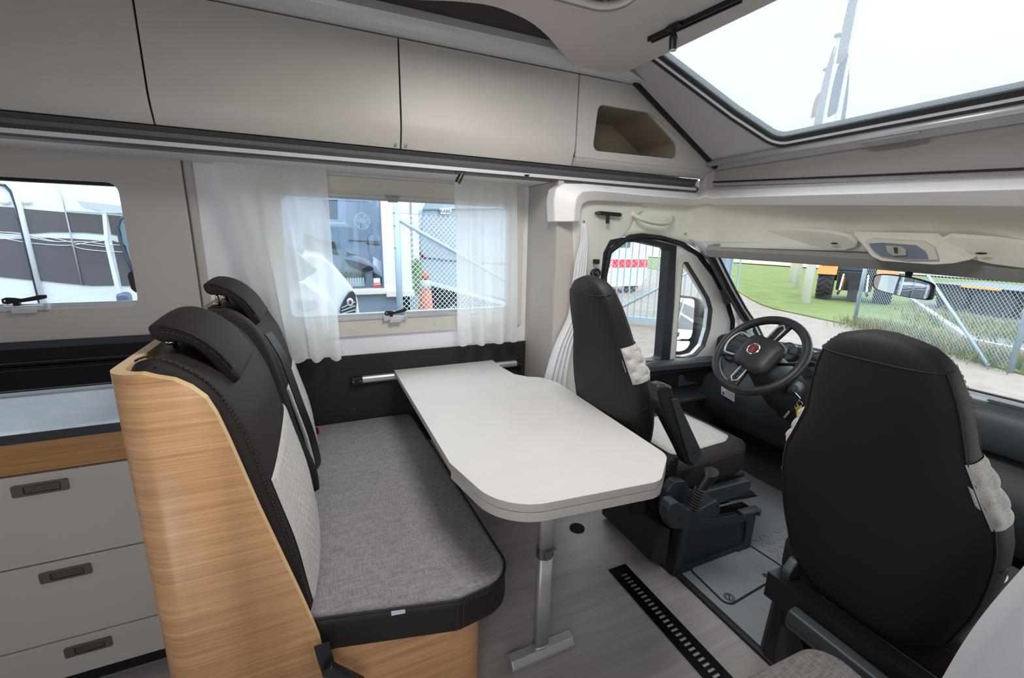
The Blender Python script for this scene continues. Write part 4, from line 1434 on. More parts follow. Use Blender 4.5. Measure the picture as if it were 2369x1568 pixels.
# rear-view mirror
rm = thing('rear_view_mirror', 'black-rimmed rear-view mirror hanging at the windscreen', 'mirror', AX(2.15, 2088, 662))
XM = 2.15
_mc = AX(XM, 2088, 662)
def mplane(p): return Vector((XM + .123 * (p.y - _mc.y) + .05 * (p.z - _mc.z), p.y, p.z))
mo = [(2017, 643), (2026, 636), (2060, 636), (2110, 643), (2150, 654), (2160, 665), (2157, 684), (2150, 692), (2120, 690), (2070, 681), (2025, 669), (2016, 658)]
P3 = smooth_path([mplane(AX(XM, *p)) for p in mo], 3, closed=True)
c = sum(P3, Vector()) / len(P3)
q = MB(); q.rings([[c + (p - c) * k + Vector((dx, 0, 0)) for p in P3] for k, dx in ((.985, -.002), (1.03, 0), (1.06, .012), (1.0, .03), (.6, .04))])
q.build('mirror_case', M_blk, rm, smooth=True)
q = MB(); q.rings([[c + (p - c) * .955 + Vector((dx, 0, 0)) for p in P3] for dx in (-.004, -.001)]); q.build('mirror_glass', M_mir, rm)
a = AX(XM + .03, 2100, 646); b = onW(2108, 622) + Vector((-.01, 0, 0))
q = MB(); q.tube([a, b], [.010, .016], 10); q.build('stem', M_blk, rm, smooth=True)

# grab handle over the door
gh = thing('grab_handle', 'cream grab handle above the driver\'s door', 'handle', AY(1.9, 1510, 510))
gp = [AY(1.915, 1467, 497), AY(1.88, 1476, 503), AY(1.87, 1500, 512), AY(1.87, 1530, 517), AY(1.885, 1548, 514), AY(1.92, 1553, 505)]
q = MB(); q.tube(smooth_path(gp, 4), .012, 10); q.build('grip', M_cream, gh, smooth=True)
for p in (gp[0], gp[-1]):
    q = MB(); q.ball(p, .018, 10, (1.2, .6, 1)); q.build('mount', M_cream, gh, smooth=True)
# coat hooks
p = AY(1.93, 1583, 540); q = MB(); q.ball(p + Vector((0, -.01, 0)), .008, 8); props(q.build('coat_hook', M_chrome), 'tiny metal stud in the headliner above the driver\'s door', 'hook')
# pillar lamp bar
lb = thing('pillar_spotlight', 'black light bar with a small spot on the pillar behind the driver\'s seat', 'spotlight', AY(1.9, 1408, 500))
a, b = AY(1.895, 1378, 492), AY(1.895, 1441, 497)
q = MB(); q.rings([[(x, 1.905, z + dz) for dz in (-h, h)] + [(x, 1.885 if 0 < k < 3 else 1.9, z + dz) for dz in (h, -h)] for k, (x, z, h) in enumerate(((a.x, a.z, .003), (a.x + .02, a.z, .009), (b.x - .02, b.z, .009), (b.x, b.z, .003)))])
q.build('bar', M_blk, lb, bevel=.002)
c = AY(1.885, 1406, 504)
q = MB(); q.cyl(c + Vector((0, 0, .012)), c + Vector((0, 0, -.026)), .010, 14); q.build('lamp_head', M_blk, lb)
q = MB(); q.cyl(c + Vector((0, 0, -.0262)), c + Vector((0, 0, -.030)), .0085, 14); q.build('lens', M_chrome, lb)
# ceiling track with spot
tr = thing('ceiling_light_track', 'black ceiling light track with one swivel spot beside the roof window', 'light track', AZ(ZC, 1600, 50))
a, b = AZ(ZC - .004, 1504, 90), AZ(ZC - .004, 1712, -6)
a.z = b.z = ZC - .006
q = MB(); q.bar(a, b, .030, .012)
for s in (-1, 1):
    sdv = (b - a).normalized().cross(Vector((0, 0, 1))) * .011 * s
    q.bar(a + sdv + Vector((0, 0, -.007)), b + sdv + Vector((0, 0, -.007)), .006, .006)
q.build('track', mat('track_black', (34, 34, 36), .35), tr)
c = AZ(ZC - .012, 1560, 62)
q = MB(); d_ = (b - a).normalized(); q.bar(c - d_ * .03, c + d_ * .03, .022, .012); q.cyl(c, c + Vector((0, 0, -.028)), .007); q.build('slider', M_blk, tr, bevel=.002)
q = MB(); q.tube([c + Vector((0, 0, -.022)), c + Vector((0, 0, -.034)), c + Vector((.003, 0, -.072))], [.010, .0145, .0135], 16); q.build('lamp_head', M_blk, tr)
q = MB(); q.cyl(c + Vector((.003, 0, -.0715)), c + Vector((.003, 0, -.075)), .0115); q.build('lens', mat('lamp_lens_pale', (214, 208, 196), .3), tr)
# roof hatch
ht = thing('roof_hatch', 'small white-rimmed roof hatch with silver blind rails in the ceiling', 'roof hatch', (.65, 1.1, ZC))
hr = rrect(.35, .985, .75, 1.40, .085, 7)
q = MB(); R = []
for d_, z in ((-.004, ZC - .001), (-.004, ZC - .008), (.006, ZC - .010), (.012, ZC - .004), (.012, ZC + .010), (-.004, ZC + .010)):
    R.append([(x, y, z) for x, y in inset(hr, d_)])
q.rings(R, cap=False, closed=True); q.build('rim', mat('hatch_white', (226, 222, 216), .4), ht, smooth=True)
q = MB()
for y in (1.405, 1.375): q.bar((.38, y, ZC + .018), (.97, y, ZC + .018), .014, .014)
for x in (.975, .945): q.bar((x, .79, ZC + .018), (x, 1.41, ZC + .018), .014, .014)
q.build('blind_rail', M_alu, ht, bevel=.002)
q = MB(); q.rings([[(x, y, z) for x, y in inset(hr, .010)] for z in (ZC + .008, ZC + .06)], cap=False); q.build('inner_wall', mat('hatch_shadow_grey', (96, 94, 96), .6), ht)
MB().prism(inset(hr, .012), 2, ZC + .045, ZC + .05).build('folded_blind', mat('blind_dark', (74, 72, 74), .7), ht)

# ------------------------------------------------------------------ dashboard
ds = thing('dashboard', 'charcoal dashboard with rounded instrument hood behind the steering wheel', 'dashboard', (2.5, CY, 0))
def dprof(y):
    # instrument hood raised before the driver
    h = math.exp(-((y - 1.36) / .26) ** 4)
    xt = 2.30 - .06 * h
    zt_ = .845 + .028 * h
    return [(WX(y, .72) + .0, .715), (2.62, .775), (xt + .12, zt_ + .000), (xt + .03, zt_ - .002), (xt, zt_ - .02), (xt + .055 * h, zt_ - .045), (xt + .06 * h - .02, .70), (xt - .05, .66 - .02 * h), (2.18, .60), (2.14, .50), (2.16, .42), (2.30, .30), (2.70, .22), (WX(y, .72) + .05, .3)]
q = MB()
yy = [1.92 - i * (1.92 + .04) / 44 for i in range(45)]
q.rings([[(x, y, z) for x, z in dprof(y)] for y in yy])
q.build('body', M_dash, ds, smooth=True)
q = MB(); q.rings([[(x + .0, y, z + .003) for x, z in ((WX(y, .72) - .01, .718), (2.62, .778), (2.44, .846 + .02 * math.exp(-((y - 1.36) / .26) ** 4)))] for y in yy], cap=False, loop=False)
q.build('top_mat', mat('dash_top_sheen', (176, 182, 188), .35, coat=.3), ds, smooth=True, solid=.004)  # pale colour paints the reflected sheen on the charcoal dash top
# instrument faces
for nm, px, r in (('speedometer', (1893, 838), .050), ('rev_counter', (1822, 812), .045)):
    c = AX(2.252, *px)
    n_ = Vector((-.86, -.05, .35)).normalized()
    u_ = n_.cross(Vector((0, 0, 1))).normalized(); v_ = u_.cross(n_)
    q = MB(); q.rings([[c + n_ * d_ + (u_ * math.cos(k * PI / 12) + v_ * math.sin(k * PI / 12)) * r * s_ for k in range(24)] for d_, s_ in ((-.02, 1.08), (.004, 1.08), (.006, 1.0), (.0, .97))])
    q.build(nm, mat('instrument_grey', (82, 92, 98), .35), ds)
    q = MB(); q.bar(c + n_ * .007, c + n_ * .007 + v_ * r * .6 - u_ * r * .3, .004, .002); q.ball(c + n_ * .006, .008, 8); q.build('needle', M_blk, ds)
q = MB(); hb_ = [AX(2.27, *p) for p in ((1768, 800), (1800, 795), (1870, 806), (1925, 835), (1932, 850), (1905, 872), (1860, 870), (1780, 840))]
q.rings([[p + Vector((dx, 0, 0)) for p in hb_] for dx in (0, .012)]); q.build('instrument_panel', mat('instrument_face', (66, 76, 82), .4), ds)
# left air vent
c = AX(2.16, 1690, 822)
q = MB()
for k, s_ in enumerate((1, .78, .55)):
    q.tube([c + Vector((-.006 * k, math.cos(a_ * PI / 10) * .05 * s_, math.sin(a_ * PI / 10) * .04 * s_)) for a_ in range(20)], .004, 6, closed=True)
q.build('air_vent', M_blk, ds, smooth=True)
# lower panel, open tray and sticker
q = MB(); tr_p = [AX(2.12, *p) for p in ((1788, 925), (1800, 962), (1846, 988), (1872, 992), (1880, 950), (1850, 930))]
q.rings([[p + Vector((dx, 0, 0)) for p in tr_p] for dx in (0, .02)]); q.build('open_tray', M_edge, ds)
q = MB(); q.tube([p + Vector((-.003, 0, -.003)) for p in tr_p[:4]], .003, 6); q.build('tray_lip', M_dash2, ds, smooth=True)
P3 = [AX(2.115, *p) for p in ((1669, 893), (1700, 909), (1699, 930), (1669, 911))]
q = MB(); q.rings([[p + Vector((dx, 0, 0)) for p in P3] for dx in (0, -.0015)]); stk = q.build('sticker', mat('sticker_white', (214, 218, 226), .5), ds)
def onquad(P, u, v): return P[0].lerp(P[1], u).lerp(P[3].lerp(P[2], u), v)
q = MB()
for k in range(5): q.bar(onquad(P3, .34, .18 + .15 * k) + Vector((-.0025, 0, 0)), onquad(P3, .94, .18 + .15 * k) + Vector((-.0025, 0, 0)), .001, .0018)
q.build('printed_lines', mat('print_grey', (130, 134, 142), .6), stk)
q = MB(); q.rings([[onquad(P3, u, v) + Vector((dx, 0, 0)) for u, v in ((.17, .10), (.28, .42), (.06, .42))] for dx in (-.0018, -.0028)]); q.build('warning_triangle', mat('sticker_yellow', (238, 200, 60), .5), stk)
q = MB(); q.rings([[onquad(P3, u, v) + Vector((dx, 0, 0)) for u, v in ((.08, .55), (.26, .55), (.26, .88), (.08, .88))] for dx in (-.0018, -.0028)]); q.build('pictogram', mat('sticker_blue', (70, 90, 150), .5), stk)
# passenger-side moulded dash front seen at the right edge
q = MB(); R = []
for y, sc in ((.73, .80), (.70, .96), (.66, 1), (.4, 1), (.1, 1), (-.03, 1)):
    R.append([(2.27 - a_ * sc, y, z) for a_, z in ((.0, .868), (.04, .862), (.075, .83), (.085, .77), (.075, .70), (.0, .66))])
q.rings(R); q.build('passenger_pad', mat('dash_pad', (66, 73, 78), .42, bump=.1, bscale=900), ds, smooth=True)
a = AX(2.21, 2322, 930); q = MB(); q.bar((2.245, .66, .8695), (2.245, .02, .8695), .018, .004); q.build('defrost_slot', M_edge, ds)

# steering column and wheel
SW = Vector((1.835, 1.295, .917))
n_ = Vector((-.77, 0, .64)).normalized(); u_ = Vector((0, -1, 0)); v_ = Vector((.64, 0, .77)).normalized()
def wd_(a, r, h=0): return SW + (u_ * math.cos(math.radians(a)) + v_ * math.sin(math.radians(a))) * r + n_ * h
col = thing('steering_column', 'black steering column shroud with stalks and ignition lock', 'steering column', SW - n_ * .15)
q = MB(); R = []
for h, rx, rz in ((-.045, .055, .055), (-.09, .075, .075), (-.20, .085, .090), (-.34, .08, .10)):
    c = SW + n_ * h + Vector((0, 0, -.012))
    R.append([c + u_ * rx * math.copysign(abs(math.cos(t)) ** .7, math.cos(t)) + v_ * rz * math.copysign(abs(math.sin(t)) ** .7, math.sin(t)) for t in [k * PI / 10 for k in range(20)]])
q.rings(R); q.build('shroud', M_dash, col, smooth=True)
for a, b in ((SW + n_ * -.06 + u_ * .05, AX(1.93, 1893, 842)), (SW + n_ * -.06 - u_ * .05, wd_(150, .135, -.06))):
    q = MB(); d_ = b - a
    q.tube([a, a + d_ * .45, a + d_ * .55, a + d_ * .9, b], [.007, .008, .013, .012, .005], 10); q.build('stalk', M_blk, col, smooth=True)
ig = AX(1.93, 1836, 905)
q = MB(); q.tube([ig + Vector((.07, .03, -.0)), ig + Vector((.0, 0, 0)), ig + Vector((-.008, -.003, 0))], [.030, .027, .018], 16); q.build('ignition_lock', M_dash, col, smooth=True)
ky = thing('key_bunch', 'key in the ignition with hanging keys and a yellow tag', 'keys', ig)
k1 = AX(1.90, 1850, 925)
q = MB(); q.bar(ig + Vector((-.01, 0, 0)), k1, .006, .018); q.build('key_blade', M_chrome, ky, bevel=.001)
k2 = AX(1.90, 1850, 934)
q = MB(); q.tube([k2 + Vector((0, math.cos(t) * .012, math.sin(t) * .012)) for t in [k * PI / 8 for k in range(16)]], .0014, 6, closed=True)
q.tube([k2 + Vector((0, .010 + math.cos(t) * .009, -.020 + math.sin(t) * .009)) for t in [k * PI / 8 for k in range(16)]], .0012, 6, closed=True); q.build('key_ring', M_chrome, ky, smooth=True)
P3 = [AX(1.90, *p) for p in ((1842, 941), (1853, 937), (1858, 950), (1866, 962), (1852, 976), (1845, 972))]
q = MB(); q.rings([[p + Vector((dx, 0, 0)) for p in P3] for dx in (0, -.004)]); q.build('yellow_tag', mat('tag_yellow', (246, 200, 40), .45), ky)
q = MB(); q.bar(AX(1.905, 1840, 944), AX(1.905, 1818, 960), .004, .010); q.bar(AX(1.91, 1843, 948), AX(1.91, 1836, 985), .006, .016); q.build('spare_key', M_blk, ky, bevel=.001)
q = MB(); q.bar(AX(1.9, 1826, 952), AX(1.9, 1814, 966), .003, .008); q.build('small_key', mat('brass', (190, 180, 150), .3, metal=.8), ky)
sw = thing('steering_wheel', 'black steering wheel with silver-trimmed spokes and a round red emblem', 'steering wheel', SW)
q = MB(); q.tube([wd_(a, .196) for a in range(0, 360, 8)], .0200, 12, closed=True); q.build('rim', mat('wheel_leather', (34, 37, 40), .4, bump=.15, bscale=800), sw, smooth=True)
BT = 170   # direction in which the wheel's foot now points
hubp = []
for a, r in ((0, .078), (30, .095), (55, .098), (90, .082), (125, .098), (150, .088), (180, .072), (212, .085), (235, .092), (270, .085), (305, .092), (330, .088)):
    hubp.append((a, r))
hub = smooth_path([wd_(BT + 90 + a, r * 1.18) for a, r in hubp], 3, closed=True)
cH = wd_(0, 0, .0)
q = MB(); q.rings([[cH + (p - cH) * k + n_ * h for p in hub] for k, h in ((.8, -.03), (1, -.01), (1, .008), (.94, .022), (.7, .032), (.35, .036))])
q.build('hub', mat('hub_black', (38, 38, 40), .45, bump=.1, bscale=900), sw, smooth=True)
em = wd_(160, .012, .0385)
q = MB(); q.rings([[em + n_ * h + (u_ * math.cos(t) + v_ * math.sin(t)) * r for t in [k * PI / 16 for k in range(32)]] for h, r in ((-.006, .030), (.0, .030), (.002, .026), (.001, .0245))])
emo = q.build('emblem', M_chrome, sw, smooth=False)
q = MB(); q.rings([[em + n_ * h + (u_ * math.cos(t) * 1.0 + v_ * math.sin(t)) * r for t in [k * PI / 16 for k in range(32)]] for h, r in ((.0005, .024), (.0022, .023))]); q.build('emblem_field', mat('emblem_red', (120, 22, 32), .3, coat=.5), emo)
eu = (wd_(BT + 180, 1) - SW).normalized(); er = eu.cross(n_)
text('lettering', 'FIAT', em + n_ * .003, er, eu, .021, M_chrome, emo, .0006, 1.0)
# spokes
def spoke(a, name='spoke'):
    q = MB(); s0, s1 = wd_(a - 13, .075, -.002), wd_(a + 13, .075, -.002)
    e0, e1 = wd_(a - 9, .190, 0), wd_(a + 9, .190, 0)
    q.rings([[p + n_ * h for p in (s0, e0, e1, s1)] for h in (-.012, .008)]); o_ = q.build(name, MATS['wheel_leather'], sw, bevel=.004)
    # silver frame with black button block
    f0, f1, g0, g1 = wd_(a - 12, .085, .012), wd_(a + 12, .085, .012), wd_(a + 7, .155, .010), wd_(a - 7, .155, .010)
    tip = wd_(a, .170, .010)
    q = MB(); q.tube([f0, g1, tip, g0, f1], .0045, 6); q.build('silver_trim', M_alu, o_, smooth=True)
    q = MB(); q.rings([[p + n_ * h for p in (f0, g1, tip, g0, f1)] for h in (-.006, .001)]); q.build('button_block', M_blk, o_)
    q = MB()
    for k in range(3):
        for s_ in (-4, 4): q.box(0, 0, 0, 0, 0, 0) if False else q.bar(wd_(a + s_, .098 + .018 * k, .014), wd_(a + s_, .110 + .018 * k, .013), .009, .004)
    q.build('button', M_dash2, o_)
spoke(BT - 90); spoke(BT + 90)
q = MB()
for s_ in (-24, 24):
    q.bar(wd_(BT + s_ * 1.5, .06, -.004), wd_(BT + s_, .185, -.002), .018, .014, up=n_)
q.build('loop_spoke', MATS['wheel_leather'], sw, bevel=.004)
q = MB(); q.tube(smooth_path([wd_(BT - 42, .062, .008), wd_(BT - 27, .13, .010), wd_(BT - 20, .165, .010), wd_(BT, .174, .010), wd_(BT + 20, .165, .010), wd_(BT + 27, .13, .010), wd_(BT + 42, .062, .008)], 4), .005, 8); q.build('loop_trim', M_alu, sw, smooth=True)

# ------------------------------------------------------------------ cab seats
def cab_seat(label, yc, sgn, xb, zb0, xt, zt1, hw, dX=0, tagside=-1):
    """sgn: +1 when the aisle is on the -y side (driver), -1 for the passenger"""
    t = thing('swivel_chair', label, 'seat', (1.5 + dX, yc, 0), 'cab seats')
    s = sgn
    ya = yc - s * .235            # aisle side
    def Y(v): return yc + s * v   # v<0 towards the aisle
    # plinth
    q = MB().prism([(1.31 + dX, 0), (1.80 + dX, 0), (1.80 + dX, .20), (1.335 + dX, .265)], 1, *sorted((Y(-.235), Y(.24))))
    q.build('plinth', M_blk, t, bevel=.006)
    fr_ = [(1.315 + dX, .004), (1.79 + dX, .004), (1.795 + dX, .195), (1.34 + dX, .262)]
    q = MB().prism(rounded(fr_, .012), 1, *sorted((Y(-.235), Y(-.249))), holes=[rounded([(1.355 + dX, .035), (1.745 + dX, .035), (1.735 + dX, .165), (1.372 + dX, .205)], .015)])
    q.build('side_frame', M_dash2, t, bevel=.004)
    q = MB().prism(fr_, 1, *sorted((Y(-.235), Y(-.240)))); q.build('side_panel', M_dash, t)
    # rear box under the seat, facing the cabin
    q = MB(); R = []
    for z, k in ((.02, 1), (.16, .98), (.20, .94)):
        R.append([(1.27 + dX + (.02 if z > .15 else 0), Y(-.15), z), (1.32 + dX, Y(-.20), z), (1.36 + dX, Y(.22), z), (1.27 + dX, Y(.22), z)])
    q.rings(R); q.build('rear_cover', M_dash, t, bevel=.006)
    # runners
    for v in (-.19, .19):
        q = MB(); q.bar((1.33 + dX, Y(v), .285), (1.83 + dX, Y(v), .245), .03, .028); q.build('runner', M_blk, t, bevel=.002)
    q = MB(); q.bar((1.40 + dX, Y(-.222), .285), (1.82 + dX, Y(-.222), .255), .010, .010); q.build('slide_rod', M_chrome, t)
    q = MB(); q.bar((1.68 + dX, Y(-.25), .225), (1.80 + dX, Y(-.25), .215), .035, .012); q.bar((1.80 + dX, Y(-.25), .215), (1.80 + dX, Y(-.25), .18), .03, .012); q.build('release_lever', mat('lever_steel', (120, 122, 122), .4, metal=.7), t, bevel=.002)
    # seat pan with its shaped side cover
    q = MB().prism([(1.20 + dX, .335), (1.72 + dX, .318), (1.74 + dX, .38), (1.20 + dX, .42)], 1, *sorted((Y(-.20), Y(.22)))); q.build('seat_pan', M_blk, t)
    cv0, cv1 = (-.205, -.245) if s > 0 else (-.150, -.180)
    sc = [(1.235 + dX, .30), (1.30 + dX, .275), (1.42 + dX, .29), (1.725 + dX, .315), (1.735 + dX, .375), (1.40 + dX, .385), (1.35 + dX, .42), (1.315 + dX, .465), (1.26 + dX, .475), (1.225 + dX, .44), (1.22 + dX, .36)]
    q = MB().prism(rounded(sc, .02, 3), 1, *sorted((Y(cv0), Y(cv1)))); co__ = q.build('side_cover', M_dash2, t, bevel=.006)
    for x, z in ((1.33, .335), (1.60, .352)):
        q = MB(); q.cyl((x + dX, Y(cv1 + .002), z), (x + dX, Y(cv1 - .0015), z), .007, 10); q.build('screw_hole', M_edge, co__)
    # cushion
    cl = [(1.27, -.215), (1.45, -.232), (1.66, -.235), (1.735, -.19), (1.755, 0), (1.735, .19), (1.66, .235), (1.45, .232), (1.27, .215)]
    cl = [(x + dX, Y(v)) for x, v in cl]
    if s < 0: cl = cl[::-1]
    cl = rounded(cl, [.03, .2, .05, .05, .2, .05, .05, .2, .03], 5)
    def PM(x, y, z):
        u = (x - dX - 1.2) / .55
        return (x, y, z + .030 * u + .020 * abs((y - yc) / .235) ** 2.5 * (z > .45))
    q = MB(); q.rings(pad(cl, .375, .515, .045, .006, 5, PM)); q.build('seat_cushion', M_leath, t, smooth=True)
    _cx, _cy = 1.50 + dX, yc
    ins = [(_cx + (x - _cx) * .76, _cy + (y - _cy) * .72) for x, y in cl]
    q = MB(); q.rings([[PM(x, y, .512) for x, y in ins], [PM(x, y, .5225) for x, y in ins]] + [[PM(xc + (x - xc) * k, yc + (y - yc) * k, .5270) for x, y in ins] for xc in (1.50 + dX,) for k in (.8, .5, .15)])
    q.build('cloth_insert', M_quilt, t, smooth=True)
    pts = [PM(x, y, .478) for x, y in inset(cl, .001)]
    stitches('seam_stitching', pts[: len(pts) * 2 // 3], t, step=.012)
    # backrest: lofted body, w up the back
    base = Vector((xb + dX, yc, zb0)); top = Vector((xt + dX, yc, zt1))
    up = (top - base); L = up.length; up.normalize()
    fw = Vector((0, 1, 0)).cross(up); fw = fw if fw.x > 0 else -fw
    #         s,   half width, depth, forward offset of centre
    prof_ = [(0, .12, .08, .04), (.03, .155, .11, .05), (.10, .178, .13, .055), (.25, .208, .15, .06), (.38, .218, .15, .06), (.50, .215, .14, .06), (.60, .188, .13, .055),
             (.70, .163, .115, .05), (.80, .155, .105, .045), (.88, .139, .095, .042), (.94, .120, .085, .04), (.98, .086, .06, .04), (1.0, .030, .03, .04)]
    sc_ = hw / .218
    NR = 36
    def sect(w_, grow=0, n=NR):
        for (s0, h0, d0, o0), (s1, h1, d1, o1) in zip(prof_, prof_[1:]):
            if s0 <= w_ <= s1 + 1e-9:
                f_ = (w_ - s0) / (s1 - s0)
                f2 = f_
                h, d__, o_ = h0 + (h1 - h0) * f2, d0 + (d1 - d0) * f2, o0 + (o1 - o0) * f2
        h = h * (1 + (sc_ - 1) * max(0, min(1, (.80 - w_) / .3))) + grow; d__ = d__ / 2 + grow
        c = base + up * (L * w_) + fw * o_
        # gentle S-curve of the back
        c += fw * (.02 * math.sin(PI * w_))
        R = []
        for k in range(n):
            a = 2 * PI * k / n
            ca, sa = math.cos(a), math.sin(a)
            R.append(c + Vector((0, 1, 0)) * h * math.copysign(abs(ca) ** .62, ca) + fw * d__ * math.copysign(abs(sa) ** .62, sa))
        return R
    ws = [0, .015, .03, .06, .10, .16, .22, .28, .34, .40, .46, .52, .58, .64, .70, .76, .82, .86, .90, .93, .955, .975, .988, 1.0]
    q = MB(); q.rings([sect(w_) for w_ in ws]); q.build('backrest', M_leath2, t, smooth=True)
    # quilted side bolsters: proud pillows between 50 % and 68 % of the height
    for side in (0, 1):
        q = MB(); R = []
        for j in range(29):
            w_ = .525 + (.165) * j / 28
            row = []
            for k in range(31):
                # angle window around the side, leaning to the front
                a = (-.42 + 1.25 * k / 30) if side == 0 else PI + .42 - 1.25 * k / 30
                ca, sa = math.cos(a), math.sin(a)
                S0 = sect(w_, 0, 4)
                c = (S0[0] + S0[2]) / 2
                hh = (S0[0] - S0[2]).length / 2; dd = (S0[1] - S0[3]).length / 2
                e = min(j, 28 - j, k, 30 - k) / 4
                g = .002 + .008 * min(1, e) * (abs(math.sin(PI * (j / 28 * 3 + .5 * ((k // 10) % 2)))) * abs(math.sin(PI * k / 10))) ** .6
                row.append(c + Vector((0, 1, 0)) * (hh + g) * math.copysign(abs(ca) ** .62, ca) + fw * (dd + g) * math.copysign(abs(sa) ** .62, sa))
            R.append(row)
        q.rings(R, cap=False, loop=False); q.build('quilted_bolster', M_quilt, t, smooth=True)
    # label on the inner edge of the bolster facing the cabin
    kx = 1 if tagside > 0 else -1
    S1 = sect(.60); c1 = [p for p in S1]
    j = min(range(NR), key=lambda k: (c1[k] - (base + up * (L * .60) + Vector((0, -hw * 1.0, 0)) - fw * .02)).length)
    q = MB(); a_, b_ = sect(.585)[j], sect(.635)[j]
    o2 = Vector((-.004, -.004, 0))
    q.rings([[p + o2 * .3, p + o2, p + o2 + Vector((-.008, -.010, 0)), p + o2 * .3 + Vector((-.008, -.008, 0))] for p in (a_, b_)]); q.build('label', M_tag, t)
    # seams: back panel outline and the collar seam round the head
    for kk in (int(NR * .57), int(NR * .93)):
        path = [sect(w_, .0008)[kk % NR] for w_ in ws[4:-4]]
        q = MB(); q.tube(path, .0022, 5); q.build('seam', M_edge, t, smooth=True)
    for a0 in (int(NR * .02), int(NR * .48)):
        path = [sect(w_, .0015)[a0] for w_ in [.68 + .30 * k / 16 for k in range(17)]]
        stitches('seam_stitching', path, t, step=.012)
    ring = sect(.93, .0006)
    half_ = [ring[k % NR] for k in range(int(NR * .5), NR + 1)]
    q = MB(); q.tube(half_, .002, 5); q.build('seam', M_edge, t, smooth=True)
    ring = sect(.40, .0006)
    q = MB(); q.tube([ring[k % NR] for k in range(int(NR * .5), int(NR * .58))], .0018, 5); q.tube([ring[k % NR] for k in range(int(NR * .92), NR + 1)], .0018, 5); q.build('seam', M_edge, t, smooth=True)
    # recliner plate at the foot of the back on the aisle side
    q = MB(); c = base + Vector((.06, 0, 0))
    R = []
    for v, k in ((-.165, .8), (-.17, 1), (-.195, 1), (-.20, .8)):
        R.append([(c.x + math.cos(a) * .035 * k, Y(v), c.z - .03 + math.sin(a) * .065 * k) for a in [i * PI / 8 for i in range(16)]])
    q.rings(R); q.build('recliner', M_dash2, t, smooth=True)
    q = MB(); q.box(c.x - .02, c.x + .05, min(Y(-.16), Y(-.13)), max(Y(-.16), Y(-.13)), .30, c.z); q.cyl((c.x, Y(-.19), c.z - .06), (c.x, Y(.19), c.z - .06), .014); q.build('hinge_tube', M_chrome if False else M_blk, t)
    return t, sect, Y
drv, sectD, YDr = cab_seat('driver\'s seat in dark leather with raised armrest, beside the table', 1.405, 1, 1.09, .47, .915, 1.272, .226)
pas, sectP, YPa = cab_seat('passenger seat seen from behind, large and dark at the lower right', .520, -1, 1.255, .43, 1.085, 1.222, .240, .02)
# rear skirt of the passenger seat: grey cloth strip and slate beam across
q = MB(); q.rings([[(x, y, z) for x, z in ((1.225, .405), (1.235, .418), (1.29, .415), (1.29, .38), (1.23, .385))] for y in (.60, .58, .24, .22)]); q.build('cloth_skirt', fabric('brown_grey_cloth', (58, 52, 51), (74, 68, 66)), pas, bevel=.004)
q = MB(); q.rings([[(x, y, z) for x, z in ((1.175, .345), (1.185, .378), (1.215, .385), (1.25, .34), (1.24, .31), (1.19, .315))] for y in (.625, .61, .22, .20)]); q.build('cross_beam', M_dash2, pas, bevel=.006)
q = MB(); q.box(1.25, 1.34, .62, .68, .25, .33); q.box(1.24, 1.31, .62, .67, .345, .37); q.build('swivel_bracket', M_blk, pas, bevel=.004)
q = MB()
for k in range(4): q.tube(smooth_path([(1.24 + .01 * k, .62, .29), (1.20 + .02 * k, .50, .20 - .02 * k), (1.22, .36, .12 + .02 * k), (1.25, .26, .06)], 5), .004, 6)
q.build('cables', M_blk, pas, smooth=True)
# armrest of the driver's seat, swung up
ar = [AY(1.10, *p) for p in ((1518, 905), (1524, 893), (1540, 889), (1556, 894), (1562, 925), (1590, 985), (1624, 1046), (1606, 1079), (1592, 1077), (1575, 1040), (1540, 970), (1524, 930))]
arp = rounded([(p.x, p.z) for p in ar], .012, 3)
am = MB().prism(arp, 1, 1.10, 1.152).build('armrest', M_blk, drv, bevel=.010, seg=3)
ai = [AY(1.098, *p) for p in ((1552, 924), (1566, 921), (1624, 1047), (1606, 1077), (1594, 1064))]
MB().prism([(p.x, p.z) for p in ai], 1, 1.0955, 1.101).build('armrest_plate', M_dash, am, bevel=.002)
p = AY(1.095, 1608, 1047); q = MB(); q.cyl((p.x, 1.0975, p.z), (p.x, 1.0945, p.z), .0085, 16); q.build('screw_hole', M_edge, am)
q = MB(); q.bar(AY(1.14, 1560, 1062), AY(1.16, 1556, 1095), .03, .02); q.build('armrest_bracket', M_blk, am)
# handbrake
hbk = thing('handbrake', 'black handbrake lever with ribbed boot between table and driver\'s seat', 'handbrake', (1.42, 1.10, 0))
YH = 1.085
cv_ = [AY(YH, *p) for p in ((1546, 1180), (1552, 1164), (1568, 1160), (1580, 1168), (1590, 1178), (1620, 1178), (1660, 1156), (1668, 1170), (1668, 1188), (1640, 1200), (1572, 1226), (1552, 1222), (1546, 1205))]
MB().prism(rounded([(p.x, p.z) for p in cv_], .012, 3), 1, YH, 1.135).build('bracket_cover', M_dash2, hbk, bevel=.008, seg=3)
for px in ((1574, 1202), (1660, 1172)):
    p = AY(YH - .001, *px); q = MB(); q.cyl((p.x, YH + .002, p.z), (p.x, YH - .002, p.z), .005, 10); q.build('screw_hole', M_edge, hbk)
b0, b1, g1_, = AY(YH + .02, 1600, 1178), AY(YH + .005, 1623, 1128), AY(YH, 1648, 1090)
q = MB(); pts = []; rs = []
for k in range(19):
    f_ = k / 18
    pts.append(b0.lerp(b1, f_)); rs.append((.034 - .009 * f_) * (1 if k % 2 else .74))
q.tube(pts, rs, 16); q.build('boot', M_rub, hbk, smooth=False)
q = MB(); d_ = (g1_ - b1)
